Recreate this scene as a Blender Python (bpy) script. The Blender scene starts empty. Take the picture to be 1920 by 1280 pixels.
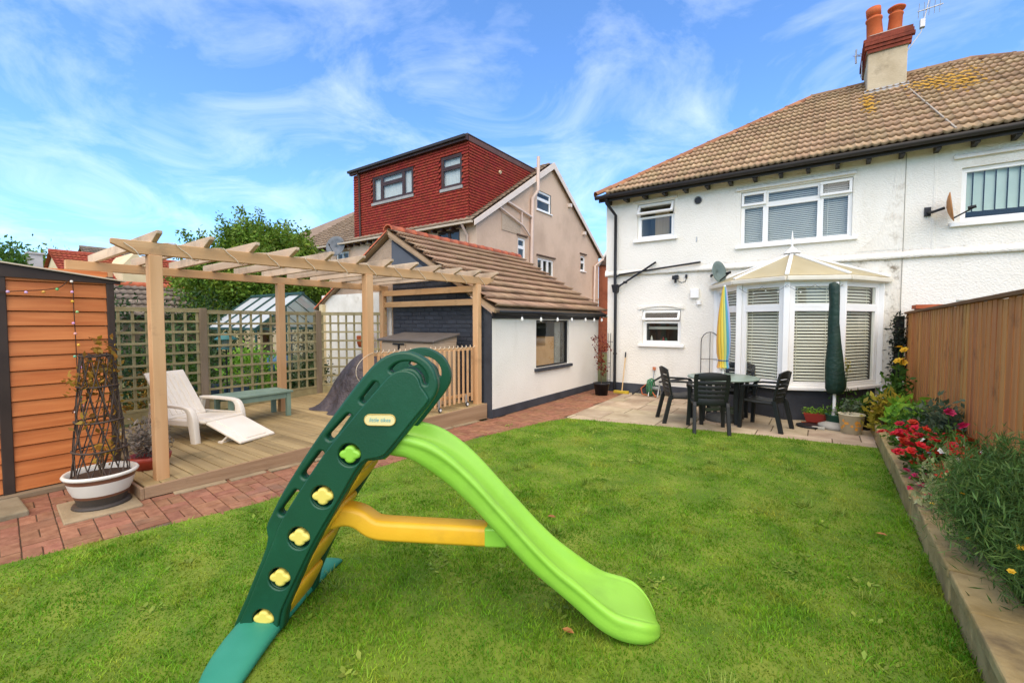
import bpy, bmesh, math, random
import numpy as np
from mathutils import Vector, Matrix
random.seed(7); rng = np.random.default_rng(7)
S = bpy.context.scene; COL = S.collection
R = math.radians; PI = math.pi

# ---------------------------------------------------------------- camera
cd = bpy.data.cameras.new('camera'); cam = bpy.data.objects.new('camera', cd); COL.objects.link(cam)
cam.location = (0, 0, 1.6); cam.rotation_euler = (PI/2 - math.atan(36/827), 0, R(35.1))
cd.sensor_width = 36; cd.lens = 827/1920*36; cd.clip_start = .05; cd.clip_end = 2000
S.camera = cam
# ---------------------------------------------------------------- sky, sun, exposure
SUN_EL, SUN_AZ = R(56), R(147)            # azimuth clockwise from +Y: behind the viewer, to the right
w = bpy.data.worlds.new('World'); S.world = w; w.use_nodes = True
nt = w.node_tree; N = nt.nodes; L = nt.links; N.clear()
out = N.new('ShaderNodeOutputWorld'); bg = N.new('ShaderNodeBackground'); L.new(bg.outputs[0], out.inputs[0])
sky = N.new('ShaderNodeTexSky'); sky.sky_type = 'NISHITA'; sky.sun_disc = False
sky.sun_elevation = SUN_EL; sky.sun_rotation = SUN_AZ; sky.air_density = 1.0; sky.dust_density = .6; sky.ozone_density = 2.0
bg.inputs[1].default_value = .15
tc = N.new('ShaderNodeTexCoord'); sep = N.new('ShaderNodeSeparateXYZ'); L.new(tc.outputs['Generated'], sep.inputs[0])
def math_(op, a, b=None, clamp=False):
    n = N.new('ShaderNodeMath'); n.operation = op; n.use_clamp = clamp
    for i, q in enumerate((a, b)):
        if q is None: continue
        if isinstance(q, (int, float)): n.inputs[i].default_value = q
        else: L.new(q, n.inputs[i])
    return n.outputs[0]
zz = math_('ADD', math_('MAXIMUM', sep.outputs[2], 0), .22)
cmb = N.new('ShaderNodeCombineXYZ'); L.new(math_('DIVIDE', sep.outputs[0], zz), cmb.inputs[0]); L.new(math_('DIVIDE', sep.outputs[1], zz), cmb.inputs[1])
n1 = N.new('ShaderNodeTexNoise'); n1.inputs['Scale'].default_value = 2.1; n1.inputs['Detail'].default_value = 9; n1.inputs['Roughness'].default_value = .62; n1.inputs['Distortion'].default_value = .9
L.new(cmb.outputs[0], n1.inputs[0])
rp = N.new('ShaderNodeValToRGB'); rp.color_ramp.elements[0].position = .45; rp.color_ramp.elements[1].position = .95
rp.color_ramp.elements[1].color = (.42, .42, .42, 1); L.new(n1.outputs[0], rp.inputs[0])
tint = N.new('ShaderNodeMix'); tint.data_type = 'RGBA'; tint.blend_type = 'MULTIPLY'; tint.inputs[0].default_value = 1
L.new(sky.outputs[0], tint.inputs[6]); tint.inputs[7].default_value = (.70, .99, 1.3, 1)
mx = N.new('ShaderNodeMix'); mx.data_type = 'RGBA'
L.new(rp.outputs[0], mx.inputs[0]); L.new(tint.outputs[2], mx.inputs[6]); mx.inputs[7].default_value = (8.0, 8.2, 8.4, 1)
L.new(mx.outputs[2], bg.inputs[0])
sd = bpy.data.lights.new('sun', 'SUN'); sun = bpy.data.objects.new('sun', sd); COL.objects.link(sun)
sd.energy = 3.0; sd.angle = R(90); sd.color = (1, .78, .47)
sdir = Vector((math.sin(SUN_AZ)*math.cos(SUN_EL), math.cos(SUN_AZ)*math.cos(SUN_EL), math.sin(SUN_EL)))
sun.rotation_euler = (-sdir).to_track_quat('-Z', 'Y').to_euler()
S.view_settings.view_transform = 'Standard'; S.view_settings.look = 'None'; S.view_settings.gamma = 1; S.view_settings.exposure = .72
S.view_settings.use_curve_mapping = False
S.render.engine = 'CYCLES'; S.cycles.max_bounces = 6; S.cycles.transparent_max_bounces = 24; S.cycles.use_denoising = True

# ---------------------------------------------------------------- helpers
def lin(h):
    h = h.lstrip('#'); o = []
    for i in (0, 2, 4):
        c = int(h[i:i+2], 16)/255
        o.append(c/12.92 if c <= .04045 else ((c+.055)/1.055)**2.4)
    return (*o, 1)
MATS = {}
def mat(name, c1, c2=None, scale=4, rough=.75, bump=0, bscale=60, stretch=(1, 1, 1), rnd=0, src='obj', spec=.35, c3=None, c3scale=.8, c3lo=.55, c3hi=.75, hue=0, trans=0, c3st=(1, 1, 1), lo=.3, hi=.7, detail=6, bdist=.01, metal=0):
    if name in MATS: return MATS[name]
    m = bpy.data.materials.new(name); MATS[name] = m; m.use_nodes = True
    t = m.node_tree; n = t.nodes; l = t.links
    b = n['Principled BSDF']; b.inputs['Roughness'].default_value = rough; b.inputs['Specular IOR Level'].default_value = spec; b.inputs['Metallic'].default_value = metal
    g = n.new('ShaderNodeNewGeometry')
    vm = n.new('ShaderNodeVectorMath'); vm.operation = 'MULTIPLY'; vm.inputs[1].default_value = stretch; l.new(g.outputs['Position'], vm.inputs[0])
    vec = vm.outputs[0]; rs = None
    if rnd or hue:
        if src == 'obj': oi = n.new('ShaderNodeObjectInfo'); rs = oi.outputs['Random']
        else: rs = g.outputs['Random Per Island']
        sc = n.new('ShaderNodeMath'); sc.operation = 'MULTIPLY'; sc.inputs[1].default_value = 37; l.new(rs, sc.inputs[0])
        ad = n.new('ShaderNodeVectorMath'); ad.operation = 'ADD'; l.new(vec, ad.inputs[0]); l.new(sc.outputs[0], ad.inputs[1]); 
        if src == 'obj': vec = ad.outputs[0]
    c2 = c2 or c1
    nz = n.new('ShaderNodeTexNoise'); nz.inputs['Scale'].default_value = scale; nz.inputs['Detail'].default_value = detail; l.new(vec, nz.inputs[0])
    rm = n.new('ShaderNodeValToRGB'); rm.color_ramp.elements[0].position = lo; rm.color_ramp.elements[1].position = hi
    rm.color_ramp.elements[0].color = lin(c1); rm.color_ramp.elements[1].color = lin(c2); l.new(nz.outputs[0], rm.inputs[0])
    col = rm.outputs[0]
    if c3:
        n3 = n.new('ShaderNodeTexNoise'); n3.inputs['Scale'].default_value = c3scale; n3.inputs['Detail'].default_value = 8; n3.inputs['Roughness'].default_value = .65
        v3 = n.new('ShaderNodeVectorMath'); v3.operation = 'MULTIPLY'; v3.inputs[1].default_value = c3st; l.new(g.outputs['Position'], v3.inputs[0]); l.new(v3.outputs[0], n3.inputs[0])
        r3 = n.new('ShaderNodeValToRGB'); r3.color_ramp.elements[0].position = c3lo; r3.color_ramp.elements[1].position = c3hi; l.new(n3.outputs[0], r3.inputs[0])
        m3 = n.new('ShaderNodeMix'); m3.data_type = 'RGBA'; l.new(r3.outputs[0], m3.inputs[0]); l.new(col, m3.inputs[6]); m3.inputs[7].default_value = lin(c3); col = m3.outputs[2]
    if rnd or hue:
        hs = n.new('ShaderNodeHueSaturation')
        mr = n.new('ShaderNodeMapRange'); mr.inputs[3].default_value = 1-rnd; mr.inputs[4].default_value = 1+rnd; l.new(rs, mr.inputs[0]); l.new(mr.outputs[0], hs.inputs['Value'])
        if hue:
            fr = n.new('ShaderNodeMath'); fr.operation = 'FRACT'; l.new(sc.outputs[0], fr.inputs[0])
            m2 = n.new('ShaderNodeMapRange'); m2.inputs[3].default_value = .5-hue; m2.inputs[4].default_value = .5+hue; l.new(fr.outputs[0], m2.inputs[0]); l.new(m2.outputs[0], hs.inputs['Hue'])
        l.new(col, hs.inputs['Color']); col = hs.outputs[0]
    l.new(col, b.inputs['Base Color'])
    if bump:
        nb = n.new('ShaderNodeTexNoise'); nb.inputs['Scale'].default_value = bscale; nb.inputs['Detail'].default_value = 5; l.new(vec, nb.inputs[0])
        bp = n.new('ShaderNodeBump'); bp.inputs['Strength'].default_value = bump; bp.inputs['Distance'].default_value = bdist; l.new(nb.outputs[0], bp.inputs['Height']); l.new(bp.outputs[0], b.inputs['Normal'])
    if trans:
        tr = n.new('ShaderNodeBsdfTranslucent'); l.new(col, tr.inputs[0]); ms = n.new('ShaderNodeMixShader'); ms.inputs[0].default_value = trans
        l.new(b.outputs[0], ms.inputs[1]); l.new(tr.outputs[0], ms.inputs[2]); l.new(ms.outputs[0], n['Material Output'].inputs[0])
    return m
def glass(name='window_glass', tint=(.93, .96, .94, 1), base=.02):
    if name in MATS: return MATS[name]
    m = bpy.data.materials.new(name); MATS[name] = m; m.use_nodes = True; t = m.node_tree; n = t.nodes; l = t.links; n.remove(n['Principled BSDF'])
    a = n.new('ShaderNodeBsdfTransparent'); a.inputs[0].default_value = tint; g = n.new('ShaderNodeBsdfGlossy'); g.inputs['Roughness'].default_value = .02
    f = n.new('ShaderNodeLayerWeight'); f.inputs[0].default_value = .5
    pw = n.new('ShaderNodeMath'); pw.operation = 'POWER'; pw.inputs[1].default_value = 5; l.new(f.outputs['Facing'], pw.inputs[0])
    ad = n.new('ShaderNodeMath'); ad.operation = 'MULTIPLY_ADD'; ad.inputs[1].default_value = .9; ad.inputs[2].default_value = .04+base; l.new(pw.outputs[0], ad.inputs[0])
    x = n.new('ShaderNodeMixShader'); l.new(ad.outputs[0], x.inputs[0]); l.new(a.outputs[0], x.inputs[1]); l.new(g.outputs[0], x.inputs[2]); l.new(x.outputs[0], n['Material Output'].inputs[0])
    return m

class MB:
    def __init__(s, M=None): s.v = []; s.f = []; s.s = []; s.M = M
    def add(s, vs, fs, sm=False):
        o = len(s.v)
        for p in vs:
            p = Vector(p); s.v.append(tuple(s.M @ p) if s.M is not None else tuple(p))
        for f in fs: s.f.append([i+o for i in f]); s.s.append(sm)
        return s
    def box(s, x0, y0, z0, x1, y1, z1):
        return s.add([(x0, y0, z0), (x1, y0, z0), (x1, y1, z0), (x0, y1, z0), (x0, y0, z1), (x1, y0, z1), (x1, y1, z1), (x0, y1, z1)],
                     [(0, 3, 2, 1), (4, 5, 6, 7), (0, 1, 5, 4), (1, 2, 6, 5), (2, 3, 7, 6), (3, 0, 4, 7)])
    def beam(s, p0, p1, wd, ht, up=(0, 0, 1)):
        p0 = Vector(p0); p1 = Vector(p1); d = (p1-p0).normalized(); u = Vector(up); x = d.cross(u)
        if x.length < 1e-4: x = d.cross(Vector((1, 0, 0)))
        x.normalize(); u = x.cross(d).normalized(); x *= wd/2; u *= ht/2
        q = [p+sx*x+su*u for p in (p0, p1) for sx, su in ((-1, -1), (1, -1), (1, 1), (-1, 1))]
        return s.add(q, [(0, 1, 2, 3), (7, 6, 5, 4), (0, 4, 5, 1), (1, 5, 6, 2), (2, 6, 7, 3), (3, 7, 4, 0)])
    def tube(s, pts, r, n=8, cap=True, closed=False):
        pts = [Vector(p) for p in pts]; k = len(pts); rr = r if isinstance(r, (list, tuple)) else [r]*k
        vs = []; prev = None
        for i, p in enumerate(pts):
            a = pts[i-1] if (i > 0 or closed) else p; b = pts[(i+1) % k] if (i < k-1 or closed) else p
            d = (b-a).normalized()
            if prev is None:
                x = d.cross(Vector((0, 0, 1)))
                if x.length < .05: x = d.cross(Vector((1, 0, 0)))
            else: x = prev - d*prev.dot(d)
            x.normalize(); prev = x; y = d.cross(x)
            vs += [p+(x*math.cos(2*PI*j/n)+y*math.sin(2*PI*j/n))*rr[i] for j in range(n)]
        fs = []
        for i in range(k if closed else k-1):
            for j in range(n):
                i2 = (i+1) % k; fs.append((i*n+j, i*n+(j+1) % n, i2*n+(j+1) % n, i2*n+j))
        s.add(vs, fs, True)
        if cap and not closed: s.add(vs[:n], [tuple(range(n))[::-1]]); s.add(vs[-n:], [tuple(range(n))])
        return s
    def lathe(s, prof, c=(0, 0, 0), n=24, sm=True):
        c = Vector(c); vs = []; k = len(prof)
        for r, z in prof: vs += [c+Vector((r*math.cos(2*PI*j/n), r*math.sin(2*PI*j/n), z)) for j in range(n)]
        return s.add(vs, [(i*n+j, i*n+(j+1) % n, (i+1)*n+(j+1) % n, (i+1)*n+j) for i in range(k-1) for j in range(n)], sm)
    def loft(s, rings, cap=True, sm=True, closed=True):
        n = len(rings[0]); vs = [p for r in rings for p in r]; fs = []
        for i in range(len(rings)-1):
            for j in range(n if closed else n-1): fs.append((i*n+j, i*n+(j+1) % n, (i+1)*n+(j+1) % n, (i+1)*n+j))
        s.add(vs, fs, sm)
        if cap: s.add(rings[0], [tuple(range(n))[::-1]]); s.add(rings[-1], [tuple(range(n))])
        return s
    def prism(s, poly, vec, sm=False):
        v = Vector(vec); a = [Vector(p) for p in poly]; b = [p+v for p in a]; n = len(a)
        return s.add(a+b, [tuple(range(n))[::-1], tuple(range(n, 2*n))]+[(i, (i+1) % n, (i+1) % n+n, i+n) for i in range(n)], sm)
    def ball(s, c, r, n=8, m=6):
        prof = [(max(1e-4, math.sin(PI*i/m)*r), -math.cos(PI*i/m)*r) for i in range(m+1)]
        return s.lathe(prof, c, n)
    def mesh(s, name):
        me = bpy.data.meshes.new(name); me.from_pydata(s.v, [], s.f); me.polygons.foreach_set('use_smooth', s.s)
        b = bmesh.new(); b.from_mesh(me); bmesh.ops.recalc_face_normals(b, faces=b.faces); b.to_mesh(me); b.free(); me.update(); return me
    def build(s, name, m, parent=None, bevel=0, seg=2):
        o = link(name, s.mesh(name), m, parent)
        if bevel: bev(o, bevel, seg)
        return o
def bev(o, wd, seg=2):
    md = o.modifiers.new('bevel', 'BEVEL'); md.width = wd; md.segments = seg; md.limit_method = 'ANGLE'; md.angle_limit = R(40)
WM = {}
def wm(p): return WM.get(p.name, Matrix.Identity(4)) if p else Matrix.Identity(4)
def link(name, me, m, parent=None, mw=None):
    o = bpy.data.objects.new(name, me); COL.objects.link(o)
    if m and not me.materials: me.materials.append(m)
    o.parent = parent; o.matrix_local = wm(parent).inverted() @ (mw if mw is not None else Matrix.Identity(4))
    if mw is not None: WM[o.name] = mw.copy()
    return o
def tag(o, label, cat, group=None):
    o['label'] = label; o['category'] = cat
    if group: o['group'] = group
    return o
def thing(name, label, cat, loc=(0, 0, 0), group=None):
    o = bpy.data.objects.new(name, None); COL.objects.link(o); o.location = loc; WM[o.name] = Matrix.Translation(loc); o.empty_display_size = .2
    return tag(o, label, cat, group)
def struct(o): o['kind'] = 'structure'; return o
def stuff(o): o['kind'] = 'stuff'; return o
def copy_tree(o, parent=None):
    c = o.copy(); COL.objects.link(c); c.parent = parent
    for ch in o.children: copy_tree(ch, c)
    return c
def npmesh(name, V, F, m, parent=None, smooth=False):
    V = np.asarray(V, np.float32); F = np.asarray(F, np.int32); k = F.shape[1]
    me = bpy.data.meshes.new(name); me.vertices.add(len(V)); me.vertices.foreach_set('co', V.ravel())
    me.loops.add(F.size); me.loops.foreach_set('vertex_index', F.ravel()); me.polygons.add(len(F))
    me.polygons.foreach_set('loop_start', np.arange(0, F.size, k, dtype=np.int32)); me.polygons.foreach_set('loop_total', np.full(len(F), k, np.int32))
    me.update(calc_edges=True)
    if smooth: me.polygons.foreach_set('use_smooth', np.ones(len(F), bool))
    return link(name, me, m, parent)
def frame(o, x, y, z):
    m = Matrix.Identity(4)
    for i, a in enumerate((x, y, z, o)):
        for j in range(3): m[j][i] = a[j]
    return m
MY = lambda Y, X=0: frame((X, Y, 0), (1, 0, 0), (0, 1, 0), (0, 0, 1))          # wall facing -Y
MX = lambda X, Y=0: frame((X, Y, 0), (0, 1, 0), (-1, 0, 0), (0, 0, 1))         # wall facing +X
def smoothpts(P, k=4, closed=True):
    P = [Vector(p) for p in P]; n = len(P); o = []
    for i in range(n if closed else n-1):
        p0 = P[(i-1) % n] if closed or i > 0 else P[i]; p1 = P[i]; p2 = P[(i+1) % n]; p3 = P[(i+2) % n] if closed or i+2 < n else P[i+1]
        for j in range(k):
            t = j/k; o.append(.5*((2*p1)+(p2-p0)*t+(2*p0-5*p1+4*p2-p3)*t*t+(3*p1-p0-3*p2+p3)*t**3))
    if not closed: o.append(P[-1])
    return o
def plate(polys, thick, bevel):
    """flat plate with holes from 2-D outlines; lies in local xy, centred in z"""
    cu = bpy.data.curves.new('plate', 'CURVE'); cu.dimensions = '2D'; cu.fill_mode = 'BOTH'; cu.extrude = max(.0005, thick/2-bevel); cu.bevel_depth = bevel; cu.bevel_resolution = 2; cu.offset = -bevel
    for P in polys:
        sp = cu.splines.new('POLY'); sp.points.add(len(P)-1); sp.use_cyclic_u = True
        for q, p in zip(sp.points, P): q.co = (p[0], p[1], 0, 1)
    return curve_mesh(cu)
def curve_mesh(cu):
    o = bpy.data.objects.new('temp', cu); COL.objects.link(o)
    me = bpy.data.meshes.new_from_object(o.evaluated_get(bpy.context.evaluated_depsgraph_get()))
    bpy.data.objects.remove(o); me.materials.clear(); return me
def circ(c, r, n=20, rx=1): return [(c[0]+r*rx*math.cos(2*PI*i/n), c[1]+r*math.sin(2*PI*i/n)) for i in range(n)]
def capsule(p0, p1, r, n=6):
    a = math.atan2(p1[1]-p0[1], p1[0]-p0[0]); o = []
    for i in range(n+1): t = a-PI/2+PI*i/n; o.append((p1[0]+r*math.cos(t), p1[1]+r*math.sin(t)))
    for i in range(n+1): t = a+PI/2+PI*i/n; o.append((p0[0]+r*math.cos(t), p0[1]+r*math.sin(t)))
    return o
def inpoly(x, y, P):
    c = False; n = len(P)
    for i in range(n):
        x0, y0 = P[i]; x1, y1 = P[i-1]
        if (y0 > y) != (y1 > y) and x < (x1-x0)*(y-y0)/(y1-y0)+x0: c = not c
    return c
CAM = Vector((0, 0, 1.6))
def pieces(name, me, m, parent, mats, limit=300, rest='rest'):
    """alike pieces sharing one mesh: nearest `limit` as parts, the rest as one joined part"""
    mats = sorted(mats, key=lambda q: (q.to_translation()-CAM).length)
    if not me.materials: me.materials.append(m)
    for q in mats[:limit]: link(name, me, m, parent, q)
    if len(mats) > limit:
        nv = len(me.vertices); v = np.empty(nv*3, np.float32); me.vertices.foreach_get('co', v); v = np.c_[v.reshape(-1, 3), np.ones(nv)]
        k = {}; Vs = []
        for q in mats[limit:]: Vs.append((v @ np.array(q).T)[:, :3])
        b = MB(); allv = np.concatenate(Vs); fs = [list(p.vertices) for p in me.polygons]
        me2 = bpy.data.meshes.new(rest); me2.from_pydata(allv.tolist(), [], [[i+nv*j for i in f] for j in range(len(Vs)) for f in fs])
        me2.polygons.foreach_set('use_smooth', [p.use_smooth for p in me.polygons]*len(Vs)); me2.update()
        im = MATS.get(m.name+'_joined', m)
        o = link(rest, me2, im, parent); stuff(o)

# ---------------------------------------------------------------- materials
white_r = mat('white_masonry_paint', '#e6e1d3', '#f0ebde', 1.2, .85, .7, 42, c3='#cbc3ae', c3scale=1.3, c3lo=.58, c3hi=1.0, c3st=(1, 1, .35), bdist=.02)
white_p = mat('white_upvc', '#ebe9e2', '#f3f1ea', 2, .35, spec=.5)
dado = mat('grey_plinth_paint', '#34363b', '#44474d', 3, .7, .5, 40)
black_m = mat('black_plastic', '#1b1b1c', '#26272a', 3, .45)
gutter_m = mat('dark_gutter', '#2a2622', '#35302b', 3, .6)
TR = dict(rough=.85, bump=.5, bscale=50)
tile_m = mat('concrete_roof_tile', '#9a7f62', '#b99d7c', 2.2, rnd=.07, hue=.008, c3='#6a5844', c3scale=.9, c3lo=.55, c3hi=.85, **TR)
mat('concrete_roof_tile_joined', '#9a7f62', '#b99d7c', 2.2, rnd=.07, hue=.008, src='island', c3='#6a5844', c3scale=.9, c3lo=.55, c3hi=.85, **TR)
mortar = mat('cement', '#8d8577', '#a59c8c', 12, .95, .6, 40)
timber = mat('pergola_timber', '#bf9060', '#d8ae80', 5, .8, .25, 50, (1, 1, .12), rnd=.1, c3='#97714b', c3scale=2.5, c3lo=.6, c3hi=.8)
timber_h = mat('pergola_timber_horizontal', '#b98f60', '#d3ac7e', 4, .8, .25, 50, (.35, .12, 1.6), rnd=.1, c3='#8e7355', c3scale=3, c3lo=.58, c3hi=.8)
rafter_m = mat('weathered_rafter', '#b39a7d', '#d0b99b', 4, .85, .25, 50, (.15, 1, 1.5), rnd=.12, c3='#857561', c3scale=2.2, c3lo=.5, c3hi=.75)
deck_m = mat('deck_board', '#8f7a52', '#b39c6e', 4, .85, .4, 60, (.15, 3, 1), rnd=.18, c3='#6a6040', c3scale=2.2, c3lo=.5, c3hi=.8)
lath_m = mat('trellis_lath', '#8a7f58', '#a59a72', 6, .85, .3, 50, rnd=.14)
postg = mat('weathered_post', '#7b6c55', '#978670', 6, .85, .4, 50, (1, 1, .15))
fence_m = mat('fence_board', '#b8763e', '#d09252', 5, .8, .35, 50, (2, 2, .12), rnd=.13, hue=.01, c3='#7c4f2e', c3scale=3, c3lo=.58, c3hi=.78)
shed_m = mat('wood_effect_cladding', '#b0602a', '#cc7d42', 5, .55, .1, 50, (1, .35, 5), rnd=.05)
brick_m = mat('red_paver', '#80563f', '#9b6f54', 14, .9, .5, 60, rnd=.17, hue=.01, c3='#7c6a58', c3scale=2, c3lo=.55, c3hi=.85)
mat('red_paver_joined', '#80563f', '#9b6f54', 14, .9, .5, 60, rnd=.17, hue=.01, src='island', c3='#7c6a58', c3scale=2, c3lo=.55, c3hi=.85)
slab_m = mat('patio_slab', '#a08e74', '#bdad92', 3, .9, .4, 50, rnd=.12, hue=.012, c3='#86735a', c3scale=1.4, c3lo=.5, c3hi=.8)
soil = mat('soil', '#3d2d20', '#55402e', 6, .95, .8, 30)
pebble = mat('pebbledash', '#a88f76', '#c5ab90', 60, .95, .9, 90, c3='#8d7a67', c3scale=.6, c3lo=.5, c3hi=.8)
glass_m = glass()
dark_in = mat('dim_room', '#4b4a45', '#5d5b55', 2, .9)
blind_m = mat('blind_slat', '#d6d2c2', '#e2decf', 2, .6)
steel = mat('galvanised', '#a9a9a6', '#c2c2be', 5, .4, metal=.6)

# ---------------------------------------------------------------- ground, lawn, path, patio
g = MB(); g.add([(-300, -300, -.035), (300, -300, -.035), (300, 300, -.035), (-300, 300, -.035)], [(0, 1, 2, 3)])
struct(g.build('ground', mat('rough_ground', '#4d5a2c', '#6b6a40', .6, .95, .6, 12)))
EDGE = [(-4.75, -1.2), (-4.39, .38), (-4.04, 1.83), (-3.95, 3.2), (-3.88, 4.52), (-3.6, 6.05), (-3.42, 6.5)]
PAT = [(-3.42, 6.5), (-2.2, 6.78), (-.8, 7.05), (.62, 7.22)]
LAWN = EDGE + PAT[1:] + [(.62, -1.2)]
g = MB(); g.add([(x, y, .004) for x, y in LAWN], [tuple(range(len(LAWN)))])
struct(g.build('lawn', mat('lawn_thatch', '#4a6a16', '#7c8a30', 3, .95, .7, 25)))
def fx(Y): return -5.0+.45*(Y-1.3)/4.45                 # front edge of the deck
def dz(Y): return .11+.15*(Y-1.3)/4.45                  # its height
# path
PATH = [(-6.6, -1.2), (-4.75, -1.2)]+EDGE[1:]+[(-3.5, 6.6), (-3.62, 9.7), (-4.5, 9.7), (-4.5, 5.74), (fx(5.7)+.05, 5.7), (fx(1.3)+.02, 1.29), (-5.93, 1.29), (-5.93, -1.2)]
PATH = [p for p in PATH if p != (-6.6, -1.2)]
g = MB(); g.add([(x, y, -.012) for x, y in PATH], [tuple(range(len(PATH)))])
path = struct(g.build('brick_path', mat('path_joint_sand', '#5a4c3e', '#6d5c49', 20, .95, .5, 60)))
bm = MB().box(-.0968, -.0468, -.03, .0968, .0468, .0).mesh('brick')
b_ = bmesh.new(); b_.from_mesh(bm); bmesh.ops.bevel(b_, geom=[e for e in b_.edges if all(v.co.z > -.001 for v in e.verts)], offset=.004, segments=1, affect='EDGES'); b_.to_mesh(bm); b_.free()
ms = []; ang = R(84.5); ca, sa = math.cos(ang), math.sin(ang)
for i in range(-60, 80):
    for j in range(-60, 60):
        # pairs of bricks turned by turns (basket weave)
        cx, cy = i*.2, j*.2
        for k in (-1, 1):
            if (i+j) % 2: lx, ly, rr = cx, cy+k*.05, 0
            else: lx, ly, rr = cx+k*.05, cy, PI/2
            X = -4.5+ca*lx-sa*ly; Y = 2+sa*lx+ca*ly
            if inpoly(X, Y, PATH) and Y > -.5:
                ms.append(Matrix.Translation((X, Y, random.uniform(-.003, .004))) @ Matrix.Rotation(ang+rr+R(random.uniform(-1.2, 1.2)), 4, 'Z') @ Matrix.Rotation(R(random.uniform(-.8, .8)), 4, 'X'))
pieces('brick', bm, brick_m, path, ms, 300, 'distant_bricks')
# patio
PATIO = PAT[::-1]+[(-3.5, 6.6), (-3.62, 9.75), (1.0, 9.75), (1.0, 7.6), (.62, 7.6)]
g = MB(); g.add([(x, y, -.014) for x, y in PATIO], [tuple(range(len(PATIO)))])
patio = struct(g.build('patio', mat('patio_joint', '#5d5340', '#70634c', 15, .95)))
def clip_poly(P, x0, x1, y0, y1):
    for ax, val, sg in ((0, x0, 1), (0, x1, -1), (1, y0, 1), (1, y1, -1)):
        o = []
        for i in range(len(P)):
            a, b = P[i-1], P[i]; da, db = sg*(a[ax]-val), sg*(b[ax]-val)
            if (da >= 0) != (db >= 0): t = da/(da-db); o.append((a[0]+(b[0]-a[0])*t, a[1]+(b[1]-a[1])*t))
            if db >= 0: o.append(b)
        P = o
        if len(P) < 3: return []
    return P
yy = 6.4; row = 0
while yy < 9.75:
    hgt = .6 if row % 2 else .45; xx = -3.7+random.uniform(-.3, 0); 
    while xx < 1.0:
        wd = random.choice((.6, .6, .9, .45)); P_ = clip_poly(PATIO, xx+.006, xx+wd-.006, yy+.006, yy+hgt-.006)
        if len(P_) >= 3:
            z = random.uniform(-.002, .003); m_ = MB(); m_.prism([(x, y, z-.012) for x, y in P_], (0, 0, .012)); m_.build('paving_slab', slab_m, patio, .004, 1)
        xx += wd
    yy += hgt; row += 1
# stone slab step by the shed and concrete edging under the deck
# ---------------------------------------------------------------- grass
def grass():
    P = np.array(LAWN); n = 400000
    x = rng.uniform(-4.8, .66, n); y = rng.uniform(.2, 7.25, n)
    d = np.hypot(x, y); keep = rng.random(n) < np.clip((3.0/np.maximum(d, .6))**1.1, .2, 1)
    x, y, d = x[keep], y[keep], d[keep]
    ins = np.zeros(len(x), bool); px, py = P[:, 0], P[:, 1]
    xj = x+rng.normal(0, .018, len(x)); yj = y+rng.normal(0, .018, len(x))
    for i in range(len(P)):
        x0, y0, x1, y1 = px[i], py[i], px[i-1], py[i-1]
        if y0 == y1: continue
        c = ((y0 > yj) != (y1 > yj)) & (xj < (x1-x0)*(yj-y0)/(y1-y0)+x0); ins ^= c
    # in view only: cut what lies far behind the frame's left edge
    x, y, d = x[ins], y[ins], d[ins]; n = len(x)
    # clumps: low-frequency height field
    cl = np.sin(x*5.1+1.3*np.sin(y*3.7))*np.sin(y*4.3+1.7*np.sin(x*2.9)); cl2 = np.sin(x*17+2*np.sin(y*13))*np.sin(y*19+np.sin(x*15))
    h = (.017+.008*cl+.009*cl2)*rng.uniform(.55, 1.5, n); tall = rng.random(n) < .012; h = np.where(tall, h*2.1, h); h = np.maximum(h, .012)
    edge = x > .52; h = np.where(edge & (rng.random(n) < .5), h*2.2, h)
    wd = (.0016+.0011*np.clip(d/3, 0, 3))*rng.uniform(.7, 1.3, n)
    a = rng.uniform(0, 2*PI, n); la = rng.uniform(0, 2*PI, n)+.8*cl; lean = h*rng.uniform(.2, 1.5, n)
    dx, dy = np.cos(a)*wd, np.sin(a)*wd; lx, ly = np.cos(la)*lean, np.sin(la)*lean
    near = d < 4.2
    z = np.full(n, .002)
    B0 = np.c_[x-dx, y-dy, z]; B1 = np.c_[x+dx, y+dy, z]
    M0 = np.c_[x-dx*.75+lx*.35, y-dy*.75+ly*.35, z+h*.62]; M1 = np.c_[x+dx*.75+lx*.35, y+dy*.75+ly*.35, z+h*.62]
    T = np.c_[x+lx, y+ly, z+h*.95]
    V1 = np.stack([B0[near], B1[near], M1[near], M0[near], T[near]], 1).reshape(-1, 3); k = near.sum(); i = np.arange(k)*5
    F1 = np.concatenate([np.c_[i, i+1, i+2], np.c_[i, i+2, i+3], np.c_[i+3, i+2, i+4]])
    f = ~near; V2 = np.stack([B0[f], B1[f], T[f]], 1).reshape(-1, 3); k2 = f.sum(); i = np.arange(k2)*3+len(V1); F2 = np.c_[i, i+1, i+2]
    o = npmesh('grass', np.concatenate([V1, V2]), np.concatenate([F1, F2]),
               mat('grass_blade', '#4f7f0c', '#86b028', 2.6, .6, rnd=.3, hue=.02, src='island', c3='#b0ac42', c3scale=1.6, c3lo=.52, c3hi=.74, trans=.35, spec=.25))
    stuff(o); tag(o, 'short bright green grass covering the lawn', 'grass')
grass()
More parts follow.
